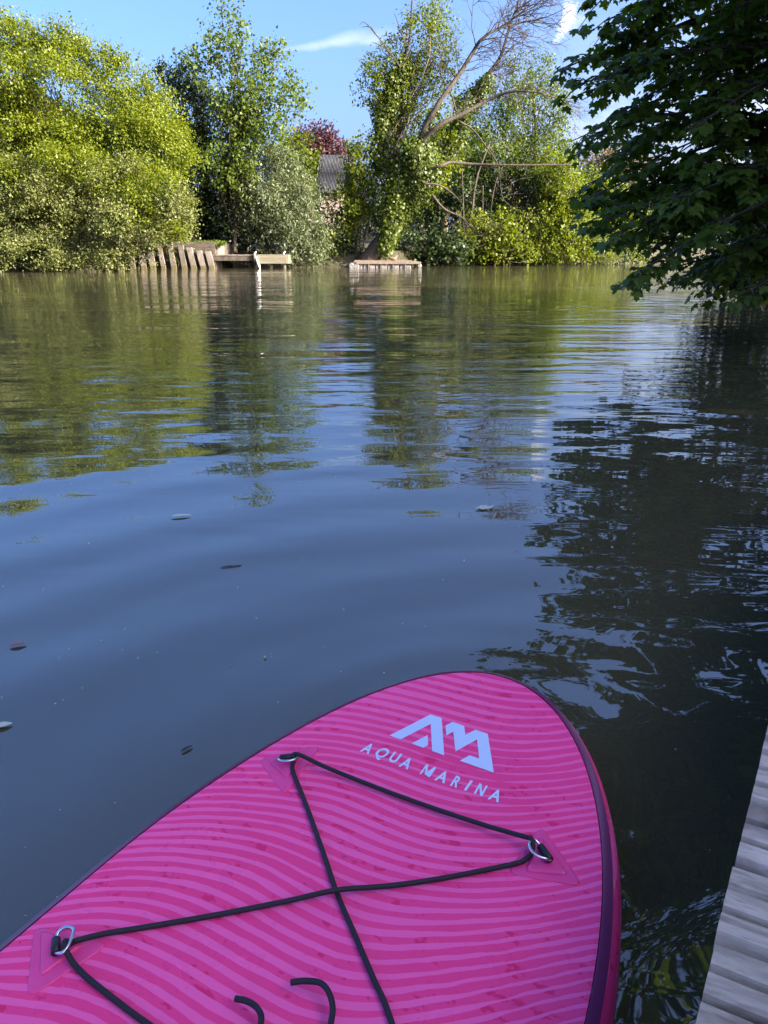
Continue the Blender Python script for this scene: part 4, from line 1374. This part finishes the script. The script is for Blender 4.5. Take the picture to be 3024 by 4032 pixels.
def deck_mat(name, rail=False):
    m, n, l, p = newmat(name)
    co = objco(n)
    sep = n.new('ShaderNodeSeparateXYZ')
    l.new(co, sep.inputs[0])
    X, Yv, Z = sep.outputs
    if rail:
        # stripes run along the side
        ph = mnode(n, l, 'MULTIPLY', Z, 190.0)
        ph = mnode(n, l, 'MULTIPLY_ADD', noise(n, l, co, 1.8, 2, 0.5), 16.0, ph)
    else:
        # bands cross the board aslant and swing in an S
        w0 = mnode(n, l, 'MULTIPLY_ADD', X, -0.52, Yv)
        s1 = mnode(n, l, 'SINE', mnode(n, l, 'MULTIPLY_ADD', X, 6.6, 0.55))
        w0 = mnode(n, l, 'MULTIPLY_ADD', s1, 0.066, w0)
        w0 = mnode(n, l, 'MULTIPLY_ADD', noise(n, l, co, 2.2, 1, 0.4), 0.10, w0)
        ph = mnode(n, l, 'MULTIPLY', w0, 2 * math.pi / 0.0245)
        ph = mnode(n, l, 'MULTIPLY_ADD', noise(n, l, co, 9.0, 3, 0.55, (1, 2.5, 1)), 2.6, ph)
    sn = mnode(n, l, 'SINE', ph)
    thick = mnode(n, l, 'MULTIPLY_ADD', noise(n, l, co, 4.2, 2, 0.5, (0.7, 2.4, 1)), 3.2, -1.42)
    ragged = mnode(n, l, 'MULTIPLY_ADD', noise(n, l, co, 55, 3, 0.6, (0.5, 1, 1)), 0.5, -0.25)
    st = ramp(n, l, mnode(n, l, 'ADD', mnode(n, l, 'SUBTRACT', sn, thick), ragged), -0.06, 0.06)
    dark = rgbmix(n, l, noise(n, l, co, 4.5, 3, 0.5), (0.89, 0.042, 0.215), (0.94, 0.065, 0.27))
    blot = ramp(n, l, noise(n, l, co, 24, 3, 0.6, (1, 1.6, 1)), 0.60, 0.66)
    dark = rgbmix(n, l, mnode(n, l, 'MULTIPLY', blot, 0.75), dark, (0.74, 0.012, 0.12))
    light = (0.98, 0.125, 0.39)
    col = rgbmix(n, l, st, dark, light)
    l.new(col, p.inputs['Base Color'])
    wet = ramp(n, l, noise(n, l, co, 14, 4, 0.6), 0.56, 0.66)
    p.inputs['Specular IOR Level'].default_value = 0.24
    rg = n.new('ShaderNodeMapRange')
    l.new(wet, rg.inputs[0]); rg.inputs[3].default_value = 0.44; rg.inputs[4].default_value = 0.18
    l.new(rg.outputs[0], p.inputs['Roughness'])
    hh = mnode(n, l, 'MULTIPLY_ADD', noise(n, l, co, 420, 2, 0.5), 0.25, mnode(n, l, 'MULTIPLY', wet, 0.35))
    bump(n, l, p, hh, 0.0012)
    return m


M['deckpink'] = deck_mat('pink_striped_deck')
M['railpink'] = deck_mat('pink_striped_side', True)
M['purple'] = plain_mat('purple_rim_tape', (0.150, 0.022, 0.105), (0.180, 0.030, 0.125), 5, 0.28)
M['patch'] = plain_mat('pink_vinyl_patch', (0.78, 0.05, 0.25), (0.84, 0.07, 0.30), 9, 0.34)
M['black'] = plain_mat('black_webbing', (0.010, 0.010, 0.014), (0.018, 0.018, 0.024), 40, 0.45)
M['steel'] = plain_mat('stainless_steel', (0.62, 0.63, 0.65), (0.72, 0.73, 0.75), 5, 0.22, 1.0)
M['emblem'] = plain_mat('pale_blue_print', (0.56, 0.68, 0.90), (0.60, 0.72, 0.93), 3, 0.45)


def cord_material():
    m, n, l, p = newmat('black_bungee_cord')
    co = objco(n)
    f = noise(n, l, co, 700, 2, 0.5)
    l.new(rgbmix(n, l, f, (0.004, 0.004, 0.006), (0.018, 0.017, 0.026)), p.inputs['Base Color'])
    p.inputs['Roughness'].default_value = 0.6
    bump(n, l, p, f, 0.001)
    return m


M['cord'] = cord_material()

# outline stations, dense at nose and tail
ds = np.concatenate([NOSE * (1 - np.cos(np.linspace(0.03, math.pi / 2, 44))), np.linspace(NOSE, BL - TAIL, 24)[1:], (BL - TAIL) + TAIL * np.sin(np.linspace(0, math.pi / 2 - 0.001, 34))[1:]])
ow = np.array([half_w(d) for d in ds])
out = np.stack([ow, -ds], 1)
loop = np.concatenate([out, (out * np.array([-1, 1]))[::-1]])       # right side nose->tail, then left side back
tan = np.roll(loop, -1, 0) - np.roll(loop, 1, 0)
tan = tan / np.linalg.norm(tan, axis=1, keepdims=True)
nor = np.stack([-tan[:, 1], tan[:, 0]], 1)
if np.sum(nor[30] * loop[30]) < 0:
    nor = -nor
TH = 0.125
RR = TH / 2
# rail section: (inset from the outline, drop below the deck)
sect_all = [(0.040, 0.0), (0.035, 0.0008), (0.027, 0.004), (0.018, 0.010), (0.010, 0.018), (0.0045, 0.028), (0.001, 0.042), (0.0, 0.058),
            (0.001, 0.074), (0.005, 0.090), (0.012, 0.104), (0.022, 0.115), (0.034, 0.122), (0.042, 0.125)]


def rail_part(name, i0, i1, mat, lift=0.0):
    secs = sect_all[i0:i1 + 1]
    n, k = len(loop), len(secs)
    v, f = [], []
    for i in range(n):
        z = deck_z(-loop[i][1])
        for (ins, drop) in secs:
            q = loop[i] - nor[i] * (ins - lift)
            v.append((q[0], q[1], deck_z(max(0, -q[1])) - drop + lift))
    for i in range(n):
        i2 = (i + 1) % n
        for j in range(k - 1):
            f.append((i * k + j, i * k + j + 1, i2 * k + j + 1, i2 * k + j))
    me = pymesh(name, v, f)
    bm = bmesh.new(); bm.from_mesh(me); bmesh.ops.recalc_face_normals(bm, faces=bm.faces); bm.to_mesh(me); bm.free()
    return put(name, me, mat, board, smooth=True, absolute=False)


def deck_sheet(name, zfun, mat, inset):
    """grid across the board between the insets of the two edges"""
    v, f = [], []
    K = 24
    n = len(out)
    for i in range(n):
        q = loop[i] - nor[i] * inset
        w = max(q[0], 0.0005)
        y = q[1]
        for j in range(K + 1):
            x = w * (2 * j / K - 1)
            v.append((x, y, zfun(max(0, -y))))
    for i in range(n - 1):
        for j in range(K):
            f.append((i * (K + 1) + j, i * (K + 1) + j + 1, (i + 1) * (K + 1) + j + 1, (i + 1) * (K + 1) + j))
    me = pymesh(name, v, f)
    return put(name, me, mat, board, smooth=True, absolute=False)


deck_sheet('deck', deck_z, M['deckpink'], 0.0398)
deck_sheet('bottom', lambda d: deck_z(d) - TH + 0.0006, M['purple'], 0.0415)
rail_part('deck_edge', 0, 1, M['deckpink'])
rail_part('rim', 1, 3, M['purple'], 0.0012)
rail_part('side', 3, 13, M['railpink'])


# flat print on the deck, surveyed in the picture
def print_poly(name, pts, parent, lift=0.0012):
    """closed outline -> thin raised sheet following the deck"""
    bm = bmesh.new()
    vs = [bm.verts.new((*survey(x, y), 0)) for x, y in pts]
    fc = bm.faces.new(vs)
    bmesh.ops.triangulate(bm, faces=[fc])
    bmesh.ops.subdivide_edges(bm, edges=bm.edges[:], cuts=3, use_grid_fill=True)
    for v in bm.verts:
        v.co.z = deck_z(max(0, -v.co.y)) + lift
    bmesh.ops.recalc_face_normals(bm, faces=bm.faces)
    for fa in bm.faces:
        if fa.normal.z < 0:
            fa.normal_flip()
    return put(name, bm_mesh(bm, name), M['emblem'], parent, absolute=False)


def lg(x, y):
    return ((1380 + x * 630 / 1659.0) * 768 / 3024.0, (2780 + y * 630 / 1659.0) * 768 / 3024.0)


emb = print_poly('emblem', [lg(*p) for p in [(404, 309), (828, 92), (945, 128), (972, 516), (846, 470), (832, 190), (518, 351)]], board)
print_poly('emblem_piece', [lg(*p) for p in [(634, 392), (800, 306), (805, 408), (756, 438)]], emb)
print_poly('emblem_piece', [lg(*p) for p in [(985, 206), (1060, 170), (1180, 212), (1190, 304), (1296, 250), (1423, 292), (1486, 696), (1134, 572), (1236, 515), (1335, 550), (1312, 352), (1088, 474), (1066, 270), (994, 309)]], emb)

letters = empty('lettering')
letters.parent = board
line = [('A', 98, 470, 190, 503), ('Q', 236, 500, 322, 556), ('U', 385, 568, 470, 597), ('A', 497, 625, 595, 660), ('M', 716, 707, 822, 744),
        ('A', 868, 767, 978, 804), ('R', 1032, 826, 1104, 851), ('I', 1174, 876, 1200, 886), ('N', 1277, 913, 1366, 942), ('A', 1421, 964, 1537, 1002)]
GLYPH = {'M': [(0, 0), (0, 1), (0.20, 1), (0.5, 0.40), (0.80, 1), (1, 1), (1, 0), (0.84, 0), (0.84, 0.66), (0.55, 0.08), (0.45, 0.08), (0.16, 0.66), (0.16, 0)],
         'N': [(0, 0), (0, 1), (0.25, 1), (0.78, 0.34), (0.78, 1), (1, 1), (1, 0), (0.75, 0), (0.22, 0.66), (0.22, 0)],
         'I': [(0, 0), (0, 1), (1, 1), (1, 0)]}
for ch, x0, y0, x1, y1 in line:
    cu = bpy.data.curves.new('glyph', 'FONT')
    cu.body = ch
    cu.size = 1.0
    cu.offset = 0.03
    tmp = bpy.data.objects.new('glyph_tmp', cu)
    COL.objects.link(tmp)
    dg = bpy.context.evaluated_depsgraph_get()
    me = bpy.data.meshes.new_from_object(tmp.evaluated_get(dg))
    if ch in GLYPH:
        bmg = bmesh.new()
        fg = bmg.faces.new([bmg.verts.new((x_, y_ * 0.729, 0)) for x_, y_ in GLYPH[ch]][::-1])
        bmesh.ops.triangulate(bmg, faces=[fg])
        me = bm_mesh(bmg, 'glyph')
    co_ = np.array([v.co[:] for v in me.vertices])
    gx0, gx1, gy0, gy1 = co_[:, 0].min(), co_[:, 0].max(), min(co_[:, 1].min(), 0), co_[:, 1].max()
    p0, p1 = survey(*lg(x0, y0)), survey(*lg(x1, y1))
    ex = p1 - p0
    wid = np.linalg.norm(ex)
    exu = ex / wid
    eyu = np.array([-exu[1], exu[0]])
    cap = 0.030
    for v, c_ in zip(me.vertices, co_):
        q = p0 + exu * wid * (c_[0] - gx0) / (gx1 - gx0) + eyu * cap * c_[1] / 0.729
        v.co = Vector((q[0], q[1], deck_z(max(0, -q[1])) + 0.0013))
    me.materials.append(M['emblem'])
    bpy.data.objects.remove(tmp)
    lo = bpy.data.objects.new('letter', me)
    COL.objects.link(lo)
    lo.parent = letters


# D-ring patches
def rounded(pts, r, n=7):
    pts = [np.array(p, float) for p in pts]
    outp = []
    m = len(pts)
    for i in range(m):
        a, b, c = pts[i - 1], pts[i], pts[(i + 1) % m]
        d1, d2 = unit(a - b), unit(c - b)
        p1, p2 = b + d1 * r, b + d2 * r
        for t in np.linspace(0, 1, n):
            outp.append((1 - t) ** 2 * p1 + 2 * t * (1 - t) * b + t * t * p2)
    return outp


def patch(corners, hump, bar, ring_ctrl):
    """corners, inner hump corners, bar ends in board coordinates"""
    def plate(name, pts, r, z0, z1, inset, parent):
        o_ = rounded(pts, r)
        cen = np.mean(o_, axis=0)
        v, f = [], []
        n = len(o_)
        rings_ = [(0.0, z0), (0.0, z1 * 0.7), (inset * 0.4, z1), (inset, z1)]
        for (ins, z) in rings_:
            for q in o_:
                d = unit(cen - q)
                v.append(on_deck(q + d * ins, z))
        for k in range(3):
            for i in range(n):
                f.append((k * n + i, k * n + (i + 1) % n, (k + 1) * n + (i + 1) % n, (k + 1) * n + i))
        v.append(on_deck(cen, z1 * 1.0))
        for i in range(n):
            f.append((3 * n + i, 3 * n + (i + 1) % n, 4 * n))
        me = pymesh(name, v, f)
        bm = bmesh.new(); bm.from_mesh(me); bmesh.ops.recalc_face_normals(bm, faces=bm.faces); bm.to_mesh(me); bm.free()
        return put(name, me, M['patch'], parent, smooth=True, absolute=False)
    pt = plate('d_ring_patch', corners, 0.022, -0.001, 0.0022, 0.008, board)
    plate('raised_fold', hump, 0.010, 0.001, 0.0058, 0.012, pt)
    b0_, b1_ = np.array(bar[0]), np.array(bar[1])
    t = Tubes().add([on_deck(b0_ + (b1_ - b0_) * s, 0.0125) for s in (0, 0.03, 0.5, 0.97, 1)], [0.005, 0.0066, 0.0066, 0.0066, 0.005], 12)
    put('webbing_loop', t.mesh('webbing_loop'), M['black'], pt, smooth=True, absolute=False)
    # D ring: straight side inside the loop, bow outside
    path = []
    cs = [np.array(c) for c in ring_ctrl]
    full = [b0_ + (b1_ - b0_) * 0.02] + cs + [b0_ + (b1_ - b0_) * 0.98]
    sp = smooth_path(full, 28)
    hz = np.sin(np.linspace(0, math.pi, 28)) * 0.010 + 0.013
    path = [on_deck(q, z) for q, z in zip(sp, hz)]
    path += [on_deck(b0_ + (b1_ - b0_) * s, 0.0125) for s in (0.9, 0.5, 0.1)]
    t = Tubes().add(path, 0.0026, 8)
    put('d_ring', t.mesh('d_ring'), M['steel'], pt, smooth=True, absolute=False)
    return pt


def z6(x, y):   # close-up of the upper left ring
    return survey((1030 + x * 270 / 1659) * 768 / 3024, (2930 + y * 270 / 1659) * 768 / 3024)


def z7(x, y):
    return survey((1980 + x * 340 / 1659) * 768 / 3024, (3240 + y * 340 / 1659) * 768 / 3024)


def z8(x, y):
    return survey((100 + x * 360 / 1659) * 768 / 3024, (3600 + y * 360 / 1659) * 768 / 3024)


def full(x, y):  # 1659 px overview
    return survey(x * kp, y * kp)


patch([z6(-90, 380), z6(1440, 40), z6(560, 1260)], [z6(150, 420), z6(1100, 230), z6(620, 860)],
      (z6(445, 465), z6(825, 430)), [z6(408, 545), z6(500, 630), z6(690, 640), z6(840, 580), z6(910, 470)])
patch([z7(60, 980), z7(740, 60), z7(1560, 1240)], [z7(420, 960), z7(730, 290), z7(1270, 1040)],
      (z7(705, 555), z7(905, 835)), [z7(640, 515), z7(560, 520), z7(490, 610), z7(530, 740), z7(640, 820), z7(800, 850)])
patch([z8(160, 220), z8(1560, 540), z8(20, 1560)], [z8(290, 330), z8(1080, 560), z8(270, 1180)],
      (z8(580, 560), z8(570, 830)), [z8(640, 470), z8(780, 430), z8(905, 480), z8(890, 620), z8(800, 790), z8(690, 870)])
# fourth anchor, mirror of the third, below the picture
q3 = [z8(160, 220), z8(1560, 540), z8(20, 1560)]
mir = lambda q: np.array([-q[0], q[1]])
patch([mir(q) for q in q3], [mir(q) for q in (z8(290, 330), z8(1080, 560), z8(270, 1180))],
      (mir(z8(580, 560)), mir(z8(570, 830))), [mir(q) for q in (z8(640, 470), z8(780, 430), z8(905, 480), z8(890, 620), z8(800, 790), z8(690, 870))])

# bungee cord, one run through the rings and two loose ends
RC = 0.0041


def run(pts, n):
    p3 = [on_deck(q, z) for q, z in pts]
    return smooth_path(p3, n)


def straight(a, b, za, zb, zmid):
    a, b = np.array(a), np.array(b)
    return [(a + (b - a) * t, za * (1 - t) + zb * t - (za + zb - 2 * zmid) * 0.5 * 4 * t * (1 - t)) for t in (0.12, 0.3, 0.5, 0.7, 0.88)]


mat_c = M['cord']
A1, A2 = z6(905, 470), z6(745, 610)
B1, B2 = z7(500, 500), z7(500, 745)
C1, C2 = z8(900, 600), z8(790, 780)
D1, D2 = mir(C2), mir(C1)
seg1 = [(z6(760, 520), 0.018), (z6(880, 468), 0.022)] + straight(z6(1000, 490), z7(300, 390), 0.017, 0.016, 0.008) + [(z7(420, 440), 0.019), (z7(520, 510), 0.024), (z7(570, 600), 0.018), (z7(540, 690), 0.010)]
t = Tubes().add(run(seg1, 90), RC, 10)
cord = put('bungee_cord', t.mesh('bungee_cord'), mat_c, board, smooth=True, absolute=False)
X0 = full(729, 1937)
seg2 = [(z7(545, 690), 0.009), (z7(430, 770), 0.008)] + [(z7(200, 850), 0.0065), (full(960, 1902), 0.0055), (full(840, 1922), 0.008), (X0, 0.0135), (full(620, 1955), 0.008), (full(480, 1980), 0.0055), (full(320, 2008), 0.0055), (full(230, 2024), 0.007)] + [(z8(1000, 585), 0.013), (z8(880, 610), 0.011), (z8(780, 660), 0.010)]
t = Tubes().add(run(seg2, 100), RC, 10)
put('bungee_run', t.mesh('bungee_run'), mat_c, cord, smooth=True, absolute=False)
seg3 = [(z6(790, 520), 0.012), (z6(750, 640), 0.009), (z6(790, 800), 0.0065)] + [(full(662, 1745), 0.0055), (full(696, 1840), 0.0055), (X0, 0.0055), (full(767, 2026), 0.0055), (full(806, 2118), 0.0055), (full(845, 2212), 0.0055), (D1, 0.010)]
t = Tubes().add(run(seg3, 100), RC, 10)
put('bungee_run', t.mesh('bungee_run'), mat_c, cord, smooth=True, absolute=False)
seg4 = [(z8(850, 640), 0.012), (z8(760, 690), 0.021), (z8(745, 780), 0.021), (z8(800, 870), 0.014), (z8(900, 985), 0.008), (z8(1100, 1175), 0.0055), (z8(1380, 1405), 0.0052), (z8(1659, 1622), 0.0052), (full(312, 2213), 0.0055), (full(420, 2290), 0.012), (full(520, 2330), 0.012), (full(640, 2420), 0.0055), (D2, 0.012)]
t = Tubes().add(run(seg4, 100), RC, 10)
put('bungee_run', t.mesh('bungee_run'), mat_c, cord, smooth=True, absolute=False)
for pts in ([(full(629, 2141), 0.016), (full(660, 2140), 0.018), (full(695, 2148), 0.020), (full(714, 2175), 0.020), (full(718, 2215), 0.017), (full(690, 2270), 0.012), (full(560, 2310), 0.012), (full(500, 2322), 0.012)],
            [(full(510, 2176), 0.016), (full(535, 2184), 0.018), (full(557, 2200), 0.019), (full(566, 2225), 0.018), (full(550, 2270), 0.014), (full(505, 2320), 0.012)]):
    t = Tubes().add(run(pts, 40), RC, 10)
    e = put('loose_end', t.mesh('loose_end'), mat_c, cord, smooth=True, absolute=False)


# ------------------------------------------------------------------ things afloat
M['paleleaf'] = plain_mat('pale_dead_leaf', (0.42, 0.46, 0.36), (0.60, 0.62, 0.52), 30, 0.6)
M['redleaf'] = plain_mat('sunken_red_leaf', (0.20, 0.09, 0.08), (0.36, 0.22, 0.18), 40, 0.6)
M['greenbit'] = plain_mat('green_leaf_bit', (0.25, 0.32, 0.08), (0.36, 0.42, 0.14), 30, 0.6)
M['twigwood'] = plain_mat('wet_twig', (0.03, 0.026, 0.02), (0.07, 0.06, 0.045), 30, 0.5)


def on_water(px, py):
    r = ray(px, py)
    w = r * (CAM_H / -r[2])
    return w[:2]


def float_leaf(name, label, px, py, length, width, rz, mat, curl=0.15, lobes=False):
    c = on_water(px, py)
    v, f = [], []
    if lobes:
        tv = PALM[0].copy()
        tv[:, 0] -= 0.45
        v = [(x * length, y * width * 1.6, 0.004 + 0.006 * abs(y)) for x, y, z in tv]
        f = [tuple(q) for q in PALM[1]]
        nb = len(v)
        v += [(-0.45 * length, 0.002, 0.005), (-0.45 * length, -0.002, 0.005), (-0.95 * length, -0.0015, 0.005), (-0.95 * length, 0.0015, 0.005)]
        f.append((nb, nb + 1, nb + 2, nb + 3))
    else:
        n = 9
        for i in range(n):
            t = i / (n - 1)
            w = width * math.sin(math.pi * t ** 0.85) ** 0.8 * 0.5 + 0.0006
            x = (t - 0.5) * length
            z = 0.004 + curl * length * (t - 0.5) ** 2 * 0.5
            v += [(x, -w, z + w * 0.35), (x, 0, z), (x, w, z + w * 0.35)]
        for i in range(n - 1):
            for j in range(2):
                f.append((i * 3 + j, i * 3 + j + 1, i * 3 + 4 + j, i * 3 + 3 + j))
    o = put(name, pymesh(name, v, f), mat, smooth=not lobes)
    o.location = (float(c[0]), float(c[1]), 0.0)
    o.rotation_euler = (0, 0, rz)
    tag(o, label, 'leaf', 'leaves afloat on the river')
    return o


float_leaf('floating_leaf', 'slim pale leaf afloat at left centre of the open water', 181, 517, 0.085, 0.024, 0.25, M['paleleaf'])
float_leaf('floating_leaf', 'pale lobed leaf with a stalk afloat right of centre', 484, 508, 0.055, 0.05, 1.9, M['paleleaf'], lobes=True)
float_leaf('floating_leaf', 'dull red leaf afloat near the left edge', 18, 646, 0.046, 0.020, 0.35, M['redleaf'])
float_leaf('floating_leaf', 'white pale curled leaf cut by the left edge', 3, 727, 0.042, 0.020, 0.4, M['paleleaf'])
float_leaf('floating_leaf', 'tiny yellow green leaf afloat left of the board nose', 265, 658, 0.011, 0.006, 1.2, M['greenbit'])
float_leaf('floating_leaf', 'dark brown sunken leaf left of the board', 187, 750, 0.032, 0.009, 0.85, M['twigwood'])
cw = on_water(231, 567)
t = Tubes().add(smooth_path([(cw[0] - 0.035, cw[1] - 0.012, 0.003), (cw[0] - 0.01, cw[1], 0.004), (cw[0] + 0.012, cw[1] + 0.004, 0.003), (cw[0] + 0.035, cw[1] + 0.012, 0.002)], 8), [0.001, 0.002, 0.0025, 0.003, 0.0025, 0.002, 0.002, 0.001], 6)
o = put('floating_twig', t.mesh('floating_twig'), M['twigwood'], smooth=True)
tag(o, 'short dark twig afloat in the open water', 'twig')
rs = np.random.default_rng(77)
n = 110
sp = []
while len(sp) < n:
    px, py = rs.uniform(0, 768), rs.uniform(440, 1000)
    if px > 560 and rs.random() < 0.5:
        continue
    sp.append((*on_water(px, py), 0.0025))
sp = np.array(sp)
o = put('floating_specks', leaf_mesh('floating_specks', sp, np.c_[rs.normal(size=(n, 2)), np.zeros(n)], np.tile([0, 0, 1.0], (n, 1)), rs.uniform(0.002, 0.0055, n) * (0.6 + 0.25 * np.linalg.norm(sp[:, :2], axis=1)), RHOMB), M['paleleaf'])
tag(o, 'seeds and specks of dust drifting on the water', 'debris', kind='stuff')
